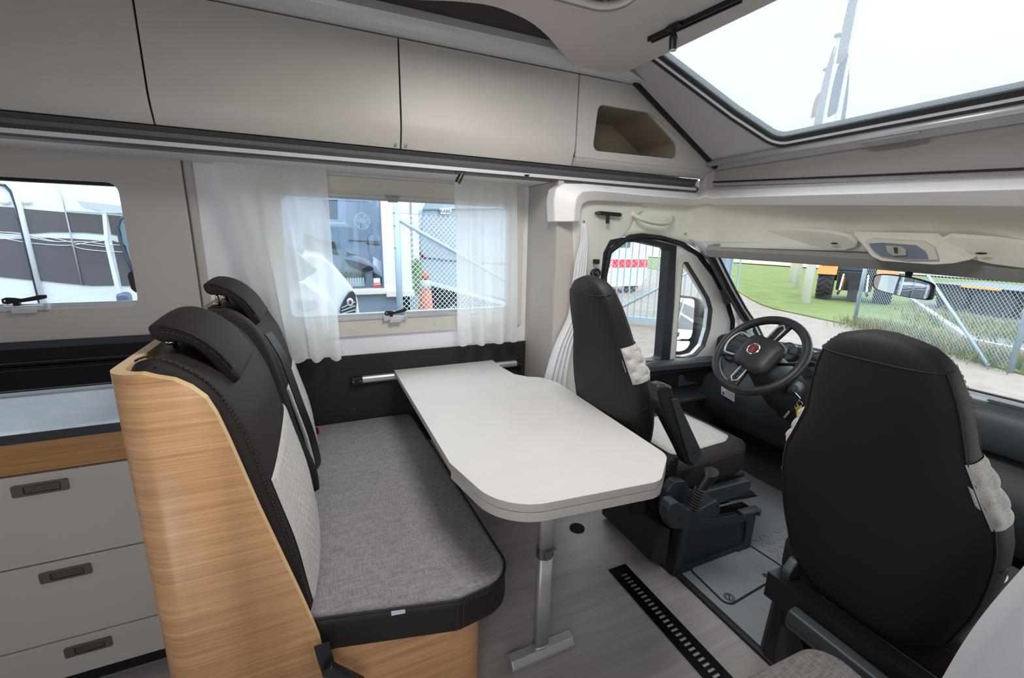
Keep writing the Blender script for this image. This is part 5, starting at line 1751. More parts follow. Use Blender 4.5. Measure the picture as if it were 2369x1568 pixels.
q.rings([[b1 + d_ * f_ + Vector((math.cos(a), 0, math.sin(a) * .3)) * wd * 1.0 + Vector((0, math.sin(a), 0)) * wd * .7 for a in [i * PI / 6 for i in range(12)]] for f_, wd in ((-.1, .022), (.1, .026), (.9, .033), (1.0, .031))])
q.build('grip', M_blk, hbk, bevel=.002)

# rubber mat of the cab floor with the service lid
fm = thing('cab_floor_mat', 'dark grey rubber floor mat with a square service lid between the cab seats', 'floor mat', (1.6, .9, 0))
MB().prism([(1.345, .0), (2.45, .0), (2.45, 1.9), (1.345, 1.9)], 2, .0, .006).build('mat', mat('mat_rubber', (136, 142, 148), .55, bump=.3, bscale=500), fm)
q = MB(); q.rings([[(x, y, z) for x, z in ((1.325, .001), (1.327, .012), (1.336, .018), (1.352, .016), (1.360, .0062))] for y in (1.20, .0)]); q.build('edge_strip', M_rub, fm, bevel=.002)
lid = [AZ(.006, *p) for p in ((1598, 1318), (1690, 1268), (1792, 1338), (1684, 1402))]
lid = rounded([(p.x, p.y) for p in lid], [.02, .02, .03, .03])
MB().prism(inset(lid, -.006), 2, .0062, .008, holes=[inset(lid, .0)]).build('lid_groove', M_edge, fm)
lo = MB().prism(lid, 2, .0062, .0135).build('lid', MATS['mat_rubber'], fm, bevel=.003)
def ringm(px, r, par, name='lid_ring'):
    c = AZ(.014, *px); q = MB()
    for rr in (r, r * .68): q.tube([c + Vector((math.cos(t), math.sin(t), 0)) * rr for t in [k * PI / 10 for k in range(20)]], .0016, 5, closed=True)
    q.bar(c + Vector((-.4, -.4, 0)) * r, c + Vector((.4, .4, 0)) * r, .004, .004); q.build(name, M_edge, par)
ringm((1687, 1381), .020, lo); ringm((1771, 1331), .011, lo)
for pa, pb in (((1664, 1322), (1720, 1368)), ((1698, 1300), (1755, 1344))):
    a, b = AZ(.0135, *pa), AZ(.0135, *pb); q = MB(); q.bar(a, b, .022, .003); q.build('lid_rib', MATS['mat_rubber'], lo, bevel=.0015)
for pa, pb in (((1762, 1400), (1800, 1432)), ((1795, 1375), (1822, 1398))):
    a, b = AZ(.0065, *pa), AZ(.0065, *pb); q = MB(); q.bar(a, b, .028, .004); q.build('mat_rib', MATS['mat_rubber'], fm, bevel=.0015)
# chequer ribs of the front mat field: many small bars, one part
q = MB(); rnd = random.Random(4)
for i in range(15):
    for j in range(15):
        x, y = 1.86 + i * .038, .62 + j * .040
        a = PI / 4 if (i + j) % 2 else -PI / 4
        q.bar((x - .014 * math.cos(a), y - .014 * math.sin(a), .0075), (x + .014 * math.cos(a), y + .014 * math.sin(a), .0075), .007, .004)
o = q.build('tread_ribs', MATS['mat_rubber'], fm); o['kind'] = 'stuff'
q = MB(); q.bar((1.84, .60, .0075), (1.80, 1.16, .0075), .006, .004); q.build('mat_seam', M_edge, fm)

# cab curtain gathered on the pillar, seat belt hardware
M_clot = mat('cab_curtain_cloth', (226, 226, 230), .85, bump=.1, bscale=300)
def gathered(label, pts, wds, n=28, folds=4, seed=1, axis=Vector((1, 0, 0)), dep=Vector((0, 1, 0)), name='cab_curtain', m=None):
    t = thing(name, label, 'curtain', pts[0])
    P = smooth_path(pts, 6); rnd = random.Random(seed)
    q = MB(); R = []
    for i, p in enumerate(P):
        f_ = i / (len(P) - 1)
        k_ = f_ * (len(wds) - 1); a = int(min(k_, len(wds) - 2)); wv = wds[a] + (wds[a + 1] - wds[a]) * (k_ - a)
        R.append([p + axis * (u - .5) * wv + dep * (.016 + .01 * f_) * math.sin(folds * 2 * PI * u + .6 * math.sin(3 * f_)) for u in [j / n for j in range(n + 1)]])
    q.rings(R, cap=False, loop=False); q.build('cloth', m or M_clot, t, smooth=True, solid=.002)
    q = MB(); q.ball(Vector(pts[0]) + Vector((0, 0, .01)), .007, 8); q.build('hook', M_chrome, t)
    return t
gp = [AY(1.885, 1350, 518), AY(1.885, 1350, 560), AY(1.885, 1344, 605), AY(1.885, 1338, 660), AY(1.885, 1330, 730), AY(1.885, 1303, 800), AY(1.885, 1284, 880), AY(1.885, 1275, 950)]
gathered('pale grey cab curtain gathered on the pillar behind the driver\'s seat', gp, [.008, .03, .055, .06, .065, .09, .12, .15])
bh = thing('cab_seat_belt', 'black belt anchor and webbing on the pillar behind the driver\'s seat', 'seat belt', AY(1.89, 1382, 625))
q = MB(); p = AY(1.89, 1380, 605); q.box(p.x - .014, p.x + .014, 1.88, 1.904, p.z - .012, p.z + .012); q.build('clip', M_blk, bh, bevel=.003)
p = AY(1.88, 1378, 632)
q = MB(); q.tube([p + Vector((math.cos(t) * .026, 0, math.sin(t) * .020)) for t in [k * PI / 8 for k in range(16)]], .007, 8, closed=True); q.ball(p, .013, 10); q.build('loop', M_blk, bh, smooth=True)
q = MB(); q.bar(p + Vector((0, .0, .0)), p + Vector((.0, .01, .04)), .004, .004); q.build('pin', M_chrome, bh)
ribbon('webbing', [p + Vector((-.005, 0, -.01)), p + Vector((0, .004, -.2)), p + Vector((-.01, .01, -.5))], .045, (1, 0, 0), M_blk, bh)
st(box('wall_front', 2.75, 2.80, -.08, 1.97, -.02, .74, M_edge))
st(MB().prism([(2.38, 0), (2.75, 0), (2.75, .45)], 1, -.05, 1.94).build('trim_18', M_dash))
# passenger side of the cab (outside the frame, keeps the light honest)
st(MB().prism([(1.10, 0), (2.6, 0), (2.6, 1.46), (2.0, 1.70), (1.10, 1.76)], 1, -.10, -.07, holes=[rrect(1.42, 2.15, .75, 1.40, .08)]).build('wall_right', M_cream))
# side bench by the entry door: cushion corner in the lower right
sbn = thing('side_bench', 'grey-topped side bench cushion at the very bottom beside the passenger seat', 'bench', (.7, .1, 0))
sp = [AZ(.47, *p) for p in ((1690, 1568), (1890, 1476), (1932, 1486), (2010, 1568))]
so = rounded([(.36, sp[0].y + .006), (sp[1].x + .012, sp[1].y), (1.062, .30), (1.06, -.36), (.36, -.36)], [.0, .07, .0, .03, .03], 6)
q = MB(); q.rings(pad(so, .37, .470, .020, .004)); q.build('seat_cushion', fabric('taupe_melange_cloth', (102, 97, 96), (134, 128, 127)), sbn, smooth=True)
MB().prism(inset(so, .02), 2, 0, .368).build('base', M_oak, sbn)
# curtain of the entry side, near the lens at the right edge
M_ec = mat('entry_curtain_cloth', (196, 196, 202), .85, bump=.1, bscale=300)
ec = thing('cab_curtain', 'pale grey cab curtain hanging in front of the passenger seat at the right edge', 'curtain', (1.05, .1, 1.5))
q = MB(); R = []
for py in range(1180, 1761, 20):
    ex = 2369 + (1310 - py) * (189 / 258) - 14 * math.sin((py - 1310) / 258 * PI) * (1 if 1310 < py < 1568 else 0)
    e = AX(.96, ex, py)
    row = []
    for j in range(15):
        u = j / 14
        row.append(Vector((.96 + .05 * math.sin(u * 9 + e.z * 3) * u - .05 * (1 - u) ** 3 * 0, e.y - .34 * u, e.z - .02 * u)))
    R.append(row)
q.rings(R, cap=False, loop=False); q.build('cloth', M_ec, ec, smooth=True, solid=.003)


# ------------------------------------------------------------------ outside
GZ = -.65
def G(px, py, z=GZ):
    p = AZ(z, px, py); return p
def plot(name, pts, z, m, label=None, cat=None, th=.02, kind=None):
    q = MB().prism([(p[0], p[1]) for p in pts], 2, z - th, z)
    o = q.build(name, m)
    return props(o, label, cat, None, kind)
M_gravel = mat('pale_gravel', (116, 107, 98), .95, var=.14, vscale=3, bump=.6, bscale=60)
M_grass = mat('mown_grass', (80, 94, 32), .95, var=.22, vscale=1.6, bump=.8, bscale=40)
M_straw = mat('dry_grass', (135, 122, 82), .95, var=.22, vscale=2.2, bump=.8, bscale=30)
M_field = mat('ripe_field', (160, 144, 113), .95, var=.08, vscale=.6)
M_galv = mat('galvanised_steel', (140, 158, 170), .45, metal=.3, var=.06)
M_wht = mat('white_body_paint', (236, 238, 240), .25, coat=.5, var=.01)
plot('ground', [(-60, -60), (140, -60), (140, 140), (-60, 140)], GZ, M_gravel, kind='structure')
# grass beyond the path, and the field at the horizon
e1 = [G(*p) for p in ((1640, 640), (1690, 665), (1760, 705), (1850, 728), (1960, 752), (2050, 775), (2150, 802), (2260, 838), (2369, 868))]
g1 = [(p.x, p.y) for p in smooth_path(e1, 3)] + [(9.6, -6), (60, -6), (60, 60), (30, 60), (24, 34)]
plot('lawn', g1, GZ + .03, M_grass, 'bright green mown lawn beyond the path through the windscreen', 'lawn', kind='stuff')
plot('field', [(42, -60), (140, -60), (140, 140), (42, 140), (36, 60)], GZ + .12, M_field, 'pale ripe field on the horizon above the lawn', 'field', kind='stuff')
# ragged dry verge
rnd = random.Random(5)
def tufts(name, pts, n, h, spread, m, label, cat='grass', w_=.012):
    q = MB()
    for i in range(n):
        k = rnd.random() * (len(pts) - 1); a = int(k); b = pts[a].lerp(pts[a + 1], k - a)
        x, y = b.x + rnd.gauss(0, spread), b.y + rnd.gauss(0, spread)
        hh = h * rnd.uniform(.4, 1.2); lx, ly = rnd.gauss(0, .25) * hh, rnd.gauss(0, .25) * hh
        an = rnd.uniform(0, PI); cx_, cy_ = math.cos(an) * w_, math.sin(an) * w_
        q.add([(x - cx_, y - cy_, GZ + .02), (x + cx_, y + cy_, GZ + .02), (x + lx + cx_ * .3, y + ly + cy_ * .3, GZ + hh), (x + lx - cx_ * .3, y + ly - cy_ * .3, GZ + hh)], [(0, 1, 2, 3)])
    return props(q.build(name, m), label, cat, None, 'stuff')
tufts('dry_grass', [G(*p) for p in ((1985, 752), (2060, 770), (2150, 790), (2250, 820), (2369, 850))], 2000, .22, .3, M_straw, 'dry straw-coloured grass along the foot of the wire fence')
tufts('verge_grass', [G(*p) for p in ((1985, 752), (2100, 780), (2250, 825), (2369, 860))], 1600, .22, .3, M_grass, 'green tufts at the edge of the path below the fence')
tufts('weeds', [G(*p) for p in ((2200, 740), (2260, 760), (2330, 790), (2369, 775))], 900, .22, .6, mat('weed_green', (90, 109, 52), .95, var=.3, vscale=5), 'tall weeds on the gravel bed behind the fence', 'weeds', .02)
tufts('dry_weeds', [G(*p) for p in ((2150, 720), (2240, 750), (2320, 770), (2369, 800))], 900, .22, .6, M_straw, 'straw-coloured weeds on the gravel bed behind the fence', 'weeds', .02)
bed = [G(*p) for p in ((2105, 700), (2200, 700), (2460, 745), (2460, 840), (2245, 806))]
plot('gravel_bed', bed, GZ + .05, mat('blue_gravel', (93, 99, 109), .95, var=.2, vscale=6), 'blue-grey gravel bed full of weeds behind the fence', 'gravel bed')
kb = [G(*p) for p in ((2108, 700), (2245, 800), (2420, 838))]
q = MB(); q.bar(kb[0] + Vector((0, 0, .08)), kb[1] + Vector((0, 0, .08)), .14, .16); q.bar(kb[1] + Vector((0, 0, .08)), kb[2] + Vector((0, 0, .08)), .14, .16)
props(q.build('kerb', mat('kerb_concrete', (160, 160, 160), .8)), 'pale concrete kerb edging the gravel bed', 'kerb')

def vlen(base, py):
    lo, hi = -.6, 80
    for _ in range(50):
        m_ = (lo + hi) / 2
        v = Vector((base.x, base.y, m_)) - EYE
        if PH / 2 + FPX * v.dot(DOWN) / v.dot(_f) > py: lo = m_
        else: hi = m_
    return lo
# flagpoles with hanging flags
M_pole = mat('white_pole', (252, 246, 252), .4)
def flagpole(px, py, top, label, flags):
    b = G(px, py)
    t = thing('flagpole', label, 'flagpole', b, 'flagpoles on the lawn')
    zt_ = vlen(b, top)
    q = MB(); q.tube([b, (b.x, b.y, (b.z + zt_) / 2), (b.x, b.y, zt_)], [.15, .10, .055], 12); q.build('pole', M_pole, t, smooth=True)
    q = MB(); q.tube([(b.x, b.y, zt_), (b.x, b.y, zt_ + .08), (b.x, b.y, zt_ + .14)], [.14, .16, .05], 12); q.build('finial', mat('finial_grey', (140, 140, 138), .5), t, smooth=True)
    for nm, y0_, y1_, w0, w1, side, m_ in flags:
        z0_, z1_ = vlen(b, y0_), vlen(b, y1_)
        q = MB(); R = []
        for i in range(13):
            f_ = i / 12; z = z0_ + (z1_ - z0_) * f_
            ww = w0 + (w1 - w0) * f_ ** .8
            R.append([(b.x + RIGHT.x * ww * u * side + .05 * math.sin(u * 9 + f_ * 4) * u, b.y + RIGHT.y * ww * u * side + .06 * math.sin(u * 7 + 1) * (u > 0), z + .25 * u * (1 if i < 12 else math.sin(u * 6) * .6)) for u in [k / 10 for k in range(11)]])
        q.rings(R, cap=False, loop=False); q.build(nm, m_, t, smooth=True, solid=.01)
M_fb = mat('flag_blue', (10, 36, 96), .8, var=.1); M_fw = mat('flag_white', (150, 148, 160), .8, var=.06); M_fr = mat('flag_orange', (170, 70, 40), .8, var=.2, vscale=2); M_fn = mat('flag_navy', (30, 36, 60), .8, var=.15)
flagpole(1862, 703, -60, 'tallest white flagpole with a drooping blue flag seen through the roof window',
         [('white_flag', -60, 138, .10, .30, -1, M_fw), ('blue_flag', 138, 262, .12, .30, -1, M_fb), ('navy_flag', 160, 280, .02, .30, 1, M_fb)])
flagpole(1840, 668, 85, 'middle white flagpole with a pale hanging flag',
         [('white_flag', 120, 292, .06, .36, -1, M_fw)])
flagpole(1830, 652, 163, 'shortest white flagpole with an orange and white hanging flag',
         [('orange_flag', 225, 268, .12, .34, -1, M_fr), ('navy_flag', 280, 300, .2, .4, 1, M_fn)])

# wire fence beyond the windscreen
def wires(name, P0, P1, z0, z1, cell, m, parent, r=.006):
    """chain-link: two sets of slanting wires between two ground points"""
    d = (P1 - P0); d.z = 0; L = d.length; d.normalize(); H = z1 - z0
    q = MB()
    for s in (1, -1):
        k = -H
        while k < L + H:
            # wire from (k, z0) rising at 45 degrees
            u0, u1 = k, k + s * H
            a0, a1 = 0.0, 1.0
            for lim, fn in ((0, 1), (L, -1)):
                pass
            t0, t1 = 0, 1
            du = u1 - u0
            if du > 0:
                t0 = max(0, (0 - u0) / du); t1 = min(1, (L - u0) / du)
            else:
                t0 = max(0, (L - u0) / du); t1 = min(1, (0 - u0) / du)
            if t1 > t0:
                a = P0 + d * (u0 + du * t0); b = P0 + d * (u0 + du * t1)
                a = Vector((a.x, a.y, z0 + H * t0)); b = Vector((b.x, b.y, z0 + H * t1))
                q.tube([a, b], r, 3, cap=False)
            k += cell
    o = q.build(name, m, parent); o['kind'] = 'stuff'
    return o
fc = thing('wire_fence', 'grey chain-link fence with a leaning brace beyond the windscreen', 'fence', G(1975, 752))
F0, F1 = G(1975, 752), G(2335, 862)
dF = (F1 - F0).normalized()
q = MB(); q.tube([F0, F0 + Vector((0, 0, 2.3))], .045, 12); q.build('post', M_galv, fc, smooth=True)
q = MB(); q.tube([F1, F1 + Vector((0, 0, 2.3))], .045, 12); q.build('post', M_galv, fc, smooth=True)
q = MB(); q.tube([F1 + Vector((-.1, .1, .05)) - dF * .2, F0.lerp(F1, .33) + Vector((0, 0, 1.98))], .028, 10); q.build('brace', M_galv, fc, smooth=True)
wires('chain_link', F0, F1, GZ + .06, GZ + 2.1, .085, M_galv, fc, .0035)

# orange tractor, seen from behind
tc_ = G(1968, 697)
fwd = Vector((tc_.x, tc_.y, 0)).normalized(); sdv = Vector((fwd.y, -fwd.x, 0))
tk = thing('tractor', 'orange and black tractor seen from behind on the lawn', 'tractor', tc_)
def TP(r, f_, z): return Vector((tc_.x, tc_.y, GZ)) + sdv * r * .84 + fwd * f_ * .74 + Vector((0, 0, z * .74))
M_tyre = mat('tyre_rubber', (52, 50, 54), .85); M_or = mat('tractor_orange', (226, 116, 40), .4); M_bl = mat('tractor_black', (34, 36, 40), .5)
def wheel(par, r, f_, R_, wd, name='tyre'):
    q = MB(); R = []
    for x, k in ((-wd / 2, .6), (-wd / 2, .86), (-wd / 2 + .05, .97), (0, 1), (wd / 2 - .05, .97), (wd / 2, .86), (wd / 2, .6)):
        R.append([TP(r + x, f_ + math.cos(a) * R_ * k, R_ + math.sin(a) * R_ * k) for a in [i * PI / 16 for i in range(32)]])
    q.rings(R); o = q.build(name, M_tyre, par, smooth=True)
    q = MB()
    for i in range(22):
        for s in (-1, 1):
            a = i * 2 * PI / 22 + (s > 0) * .14; a2 = a + .22
            q.bar(TP(r + s * .02, f_ + math.cos(a) * R_, R_ + math.sin(a) * R_), TP(r + s * wd * .48, f_ + math.cos(a2) * R_ * .97, R_ + math.sin(a2) * R_ * .97), .07, .07, up=(TP(0, math.cos(a), math.sin(a)) - TP(0, 0, 0)))
    q.build('lug', M_tyre, o)['kind'] = 'stuff'
    q = MB(); q.cyl(TP(r - wd * .3, f_, R_), TP(r + wd * .3, f_, R_), R_ * .55, 20); q.build('rim', M_or, o)
wheel(tk, -1.02, 0, .92, .58); wheel(tk, 1.02, 0, .92, .58)
q = MB(); q.rings([[TP(x, f_, z) for x, z in ((-.62, .55), (.62, .55), (.62, 1.5), (-.62, 1.5))] for f_ in (-.3, 2.2)]); q.build('chassis', M_bl, tk, bevel=.03)
q = MB(); q.rings([[TP(x, f_, z) for x, z in ((-.75, 1.5), (.75, 1.5), (.72, 2.9), (-.72, 2.9))] for f_ in (-.1, 1.5)]); q.build('cab', mat('tractor_cab_glass', (60, 72, 80), .15, spec=.8), tk, bevel=.04)
for s in (-1, 1):
    q = MB(); R = []
    for a in [i * PI / 8 for i in range(0, 8)]:
        R.append([TP(s * (1.02 + x), math.cos(a) * rr * 1.06 + .0, .92 + math.sin(a) * rr * 1.06) for x, rr in ((-.36, .95), (.34, .95), (.34, 1.02), (-.36, 1.02))])
    q.rings(R); q.build('fender', M_or, tk)
    q = MB(); q.rings([[TP(s * 1.0 + x, f_, z) for x, z in ((-.26, 1.62), (.26, 1.62), (.26, 1.8), (-.26, 1.8))] for f_ in (-.72, -.62)]); q.build('tail_light', mat('lamp_red', (230, 60, 40), .3, emit=0), tk, bevel=.02)
    q = MB(); q.rings([[TP(s * .35 + x, f_, z) for x, z in ((-.14, 2.02), (.14, 2.02), (.14, 2.12), (-.14, 2.12))] for f_ in (-.2, -.1)]); q.build('work_light', mat('lamp_yellow', (236, 226, 90), .3), tk, bevel=.01)
    q = MB(); q.bar(TP(s * .42, -.3, .7), TP(s * .5, -1.0, .42), .06, .08); q.build('lower_link', M_bl, tk); q = MB(); q.bar(TP(s * .42, -.35, 1.35), TP(s * .46, -.7, .55), .05, .05); q.build('lift_rod', M_chrome, tk)
q = MB(); q.rings([[TP(x, f_, z) for x, z in ((-.16, .15), (.16, .15), (.2, 1.1), (-.2, 1.1))] for f_ in (-.7, -.3)]); q.build('drawbar', M_bl, tk)
q = MB(); q.bar(TP(-.42, -.32, 1.2), TP(-.42, -.32, .55), .1, .04); q.build('orange_bracket', M_or, tk)

# grey dumper body behind the fence
s0, s1 = G(2128, 712), G(2395, 752)
dS = (s1 - s0); dS.z = 0; Ls = dS.length; dS.normalize(); nS = Vector((-dS.y, dS.x, 0)); nS = nS if nS.x > 0 else -nS
sk = thing('trailer', 'long slate-grey tipper trailer standing behind the wire fence', 'trailer', s0)
def SPt(u, v, z): return Vector((s0.x, s0.y, GZ)) + dS * u + nS * v + Vector((0, 0, z))
zt0 = vlen(s0, 652) - GZ
q = MB(); q.rings([[SPt(u, v, z) for v, z in ((0, .85), (2.2, .85), (2.3, zt0), (-.08, zt0))] for u in (0, Ls)]); bo = q.build('body', mat('trailer_slate', (62, 72, 86), .5), sk, bevel=.03)
q = MB(); R = []
for k in range(26):
    f_ = k / 25; z = .85 + (zt0 - .85) * (.52 + .07 * math.sin(f_ * 22) * (1 - .5 * f_)); R.append([SPt(Ls * (.36 + .34 * f_), -.07, z + h) for h in (-.035, .035)] + [SPt(Ls * (.36 + .34 * f_), -.085, z + h) for h in (.035, -.035)])
q.rings(R); q.build('orange_script', mat('script_orange', (236, 170, 70), .5), bo)
q = MB(); q.rings([[SPt(u, v, z) for v, z in ((.2, .45), (1.9, .45), (1.9, .85), (.2, .85))] for u in (-.3, Ls - .2)]); q.build('chassis', M_bl, sk)
for u in (.8, 2.0, Ls - 1.2):
    q = MB(); q.cyl(SPt(u, .05, .42), SPt(u, .4, .42), .42, 20); q.build('wheel', M_tyre, sk)

# gate with upright bars outside the driver's door
g0, g1_ = G(1392, 744), G(1690, 772)
dG = (g1_ - g0); dG.z = 0; Lg = dG.length; dG.normalize()
M_gate = mat('pale_gate_steel', (150, 172, 184), .45, metal=.15)
gt = thing('bar_gate', 'pale blue galvanised gate of upright bars outside the driver\'s window', 'gate', g0)
z0_, z1_ = GZ + .14, GZ + 2.5
for z, h in ((z0_, .13), (z1_, .06)):
    q = MB(); q.bar(Vector((g0.x, g0.y, z)), Vector((g1_.x, g1_.y, z)), .06, h); q.build('rail', M_gate, gt)
nb = int(Lg / .155)
bar_me = None
for k in range(nb + 1):
    p = Vector((g0.x, g0.y, 0)) + dG * (Lg * k / nb)
    if bar_me is None:
        q = MB(); q.box(-.012, .012, -.012, .012, z0_ + .05, z1_); o = q.build('bar', M_gate, gt); bar_me = o
        o.location = (p.x, p.y, 0)
    else:
        c = bar_me.copy(); COL.objects.link(c); c.location = (p.x, p.y, 0)
q = MB(); q.tube([Vector((g0.x, g0.y, z0_)) + dG * Lg * .02, Vector((g0.x, g0.y, GZ + 2.0)) + dG * Lg * .98], .03, 10); q.build('brace', M_gate, gt, smooth=True)
wires('gate_mesh', Vector((g0.x, g0.y, 0)) + dG * .02, Vector((g0.x, g0.y, 0)) + dG * Lg * .98, GZ + .2, GZ + 2.4, .13, M_gate, gt, .003)
q = MB(); p_ = Vector((g0.x, g0.y, 0)) + dG * Lg * .90
q.box(p_.x - .09, p_.x + .09, p_.y - .09, p_.y + .09, GZ, GZ + 2.3); props(q.build('gate_post', M_galv), 'broad galvanised gate post behind the wing mirror', 'post')

# white caravan with a red stripe behind the gate
v0, v1 = G(1340, 682), G(1492, 676)
dV = (v1 - v0); dV.z = 0; Lv = dV.length; dV.normalize(); nV = Vector((-dV.y, dV.x, 0)); nV = nV if nV.y > 0 else -nV
cv1 = thing('white_caravan', 'white caravan with a red stripe parked behind the bar gate', 'caravan', v0)
def VP_(u, v, z): return Vector((v0.x, v0.y, GZ)) + dV * u + nV * v + Vector((0, 0, z))
zs0 = vlen(v1, 618) - GZ; zs1 = vlen(v1, 600) - GZ; zb_ = vlen(v1, 660) - GZ
q = MB(); q.rings([[VP_(u, v, z) for u, z in rounded([(0, zb_), (Lv - .25, zb_), (Lv, zb_ + .35), (Lv, 2.6), (0, 2.6)], [.05, .1, .1, .2, .2])] for v in (0, 4.5)]); q.build('body', M_wht, cv1)
q = MB(); q.rings([[VP_(u, v, z) for u, z in ((0, zs0), (Lv - .02, zs0), (Lv - .02, zs1), (0, zs1))] for v in (-.02, .0)]); q.build('red_stripe', mat('stripe_red', (226, 46, 56), .4), cv1)
q = MB(); q.rings([[VP_(u, v, z) for u, z in ((Lv * .42, zs1 + .45), (Lv * .70, zs1 + .45), (Lv * .70, 2.3), (Lv * .42, 2.3))] for v in (-.02, 0)]); q.build('window', mat('caravan_window', (70, 84, 88), .15, spec=.8), cv1)
q = MB(); q.rings([[VP_(u, v, z) for u, z in ((.25, zs1), (.45, zs1), (.45, 2.4), (.25, 2.4))] for v in (-.02, 0)]); q.build('door_window', MATS['caravan_window'], cv1)
for u in (.6, Lv - .6):
    q = MB(); q.cyl(VP_(u, .1, .32), VP_(u, .35, .32), .32, 18); q.build('wheel', M_tyre, cv1)
q = MB(); q.rings([[VP_(u, v, z) for u, z in ((0, zb_ + .1), (Lv - .1, zb_ + .35), (Lv - .05, zs0 - .08), (0, zs0 - .08))] for v in (-.015, 0)]); q.build('grey_panel', mat('caravan_grey', (196, 208, 212), .4), cv1)

# shop building opposite the dinette window
YS = 7.4
bd = thing('shop_building', 'grey-blue shop building with a large window framed in white', 'building', (-1, YS, GZ))
def ys(px, py, Y=YS): p = AY(Y, px, py); return (p.x, p.z)
wL = -2.6; wR = ys(884, 560)[0]; wB = ys(830, 668)[1]
xc = ys(945, 600)[0]
MB().prism([(-9, GZ), (xc, GZ), (xc, 6), (-9, 6)], 1, YS, YS + .2, holes=[[(wL, wB), (wR, wB), (wR, 3.4), (wL, 3.4)]]).build('wall', mat('slate_blue_render', (132, 144, 162), .85, var=.03), bd)
box('side_wall', xc - .2, xc, YS, YS + 9, GZ, 6, mat('white_boarding', (226, 228, 232), .6), bd)
box('window_sill', wL, wR + .05, YS - .08, YS + .02, wB - .09, wB, mat('sill_cream', (230, 222, 210), .6), bd, bevel=.01)
cb_ = mat('corner_board', (238, 240, 242), .55)
for a_, b_, d_ in ((wR, wR + .20, .05), (wR + .20, wR + .32, .09), (wR + .32, xc + .03, .06)):
    box('corner_board', a_, b_, YS - d_, YS, ys(900, 672)[1] - .05, 6, cb_, bd, bevel=.006)
box('board_foot', wR + .02, xc + .06, YS - .12, YS, ys(900, 676)[1] - .06, ys(900, 672)[1], mat('sill_cream', (230, 222, 210), .6), bd)
MB().prism([(wL, wB), (wR, wB), (wR, 3.4), (wL, 3.4)], 1, YS + .05, YS + .06).build('shop_pane', clear('shop_pane', (240, 244, 250), .12), bd)
box('interior_back', wL - .4, wR + .1, YS + 2.2, YS + 2.3, GZ, 3.6, mat('shop_interior', (214, 224, 238), .8), bd)
box('interior_floor', wL - .4, wR + .1, YS + .2, YS + 2.2, wB - .5, wB - .45, mat('shop_floor', (110, 112, 116), .7), bd)
# picket fence ornament, plants, ornament ring, sticker, curtain in the shop window
pf = thing('picket_fence', 'tiny white picket fence standing inside the shop window', 'ornament', (0, YS + .1, wB))
xa_, xb_ = ys(770, 655)[0], ys(842, 655)[0]
n = 13
for k in range(n):
    x = xa_ + (xb_ - xa_) * k / (n - 1)
    z = ys(800, 665)[1]
    q = MB().prism([(x - .016, z), (x + .016, z), (x + .016, z + .13), (x, z + .15), (x - .016, z + .13)], 1, YS + .10, YS + .112)
    q.build('picket', mat('picket_white', (236, 242, 230), .6), pf)
box('picket_rail', xa_ - .02, xb_ + .02, YS + .113, YS + .12, ys(800, 657)[1], ys(800, 657)[1] + .02, MATS['picket_white'], pf)
q = MB()
for i in range(420):
    x = rnd.uniform(xa_ - .25, xb_ + .03); z = ys(800, 652)[1]; h = rnd.uniform(.05, .2)
    q.add([(x - .012, YS + .2 + rnd.uniform(0, .1), z - .05), (x + .012, YS + .2, z - .05), (x + rnd.gauss(0, .04), YS + .2, z + h)], [(0, 1, 2)])
props(q.build('window_plants', mat('plant_green', (112, 140, 84), .8, var=.3)), 'low green plants behind the tiny picket fence', 'plants', None, 'stuff')
st_ = thing('window_sticker', 'small red and white sticker at the lower corner of the shop window', 'sticker', (wR - .05, YS, wB))
a = ys(865, 644); b = ys(881, 665)
box('sticker_top', a[0], b[0], YS + .044, YS + .048, (a[1] + b[1]) / 2, a[1], mat('sticker_pale', (236, 226, 230), .5), st_)
box('sticker_foot', a[0], b[0], YS + .044, YS + .048, b[1], (a[1] + b[1]) / 2, mat('sticker_red', (226, 52, 58), .5), st_)
text('lettering', 'LARM', ((a[0] + b[0]) / 2, YS + .042, (a[1] + b[1] * 2) / 3), (1, 0, 0), (0, 0, 1), .048, mat('print_white', (240, 240, 240), .5), st_)
rg = thing('wire_ball_ornament', 'round white wire ornament hanging in the shop window', 'ornament', (0, YS + .15, 1.8))
c = AY(YS + .15, 838, 512)
q = MB(); q.tube([c + Vector((math.cos(t) * .115, 0, math.sin(t) * .125)) for t in [k * PI / 14 for k in range(28)]], .006, 6, closed=True); q.build('ring', mat('wire_white', (226, 234, 240), .5), rg, smooth=True)
q = MB()
for i in range(16):
    a = rnd.uniform(0, 2 * PI); b = a + rnd.uniform(1.8, 4.2)
    q.tube([c + Vector((math.cos(a) * .112, 0, math.sin(a) * .122)), c + Vector((rnd.gauss(0, .03), .02, rnd.gauss(0, .03))), c + Vector((math.cos(b) * .112, 0, math.sin(b) * .122))], .003, 4)
q.build('wire_web', MATS['wire_white'], rg)['kind'] = 'stuff'
q = MB(); q.tube([c + Vector((0, 0, .12)), c + Vector((0, 0, 1.4))], .002, 4); q.build('thread', MATS['wire_white'], rg)
P = [AY(YS + .3, *p) for p in ((772, 520), (800, 520), (795, 600))]
gathered('gauzy pale curtain tied up inside the shop window', [AY(YS + .3, 786, 518), AY(YS + .3, 790, 560), AY(YS + .3, 793, 600), AY(YS + .3, 792, 640)], [.30, .22, .08, .04], n=20, folds=4, name='window_curtain', m=clear('gauze', (255, 255, 255), 0, (214, 232, 234), .45))
box('x', AY(YS + .35, 756, 480).x - .4, AY(YS + .35, 798, 480).x, YS + .32, YS + .36, ys(780, 520)[1] + .02, ys(780, 520)[1] + .05, MATS['wire_white'])
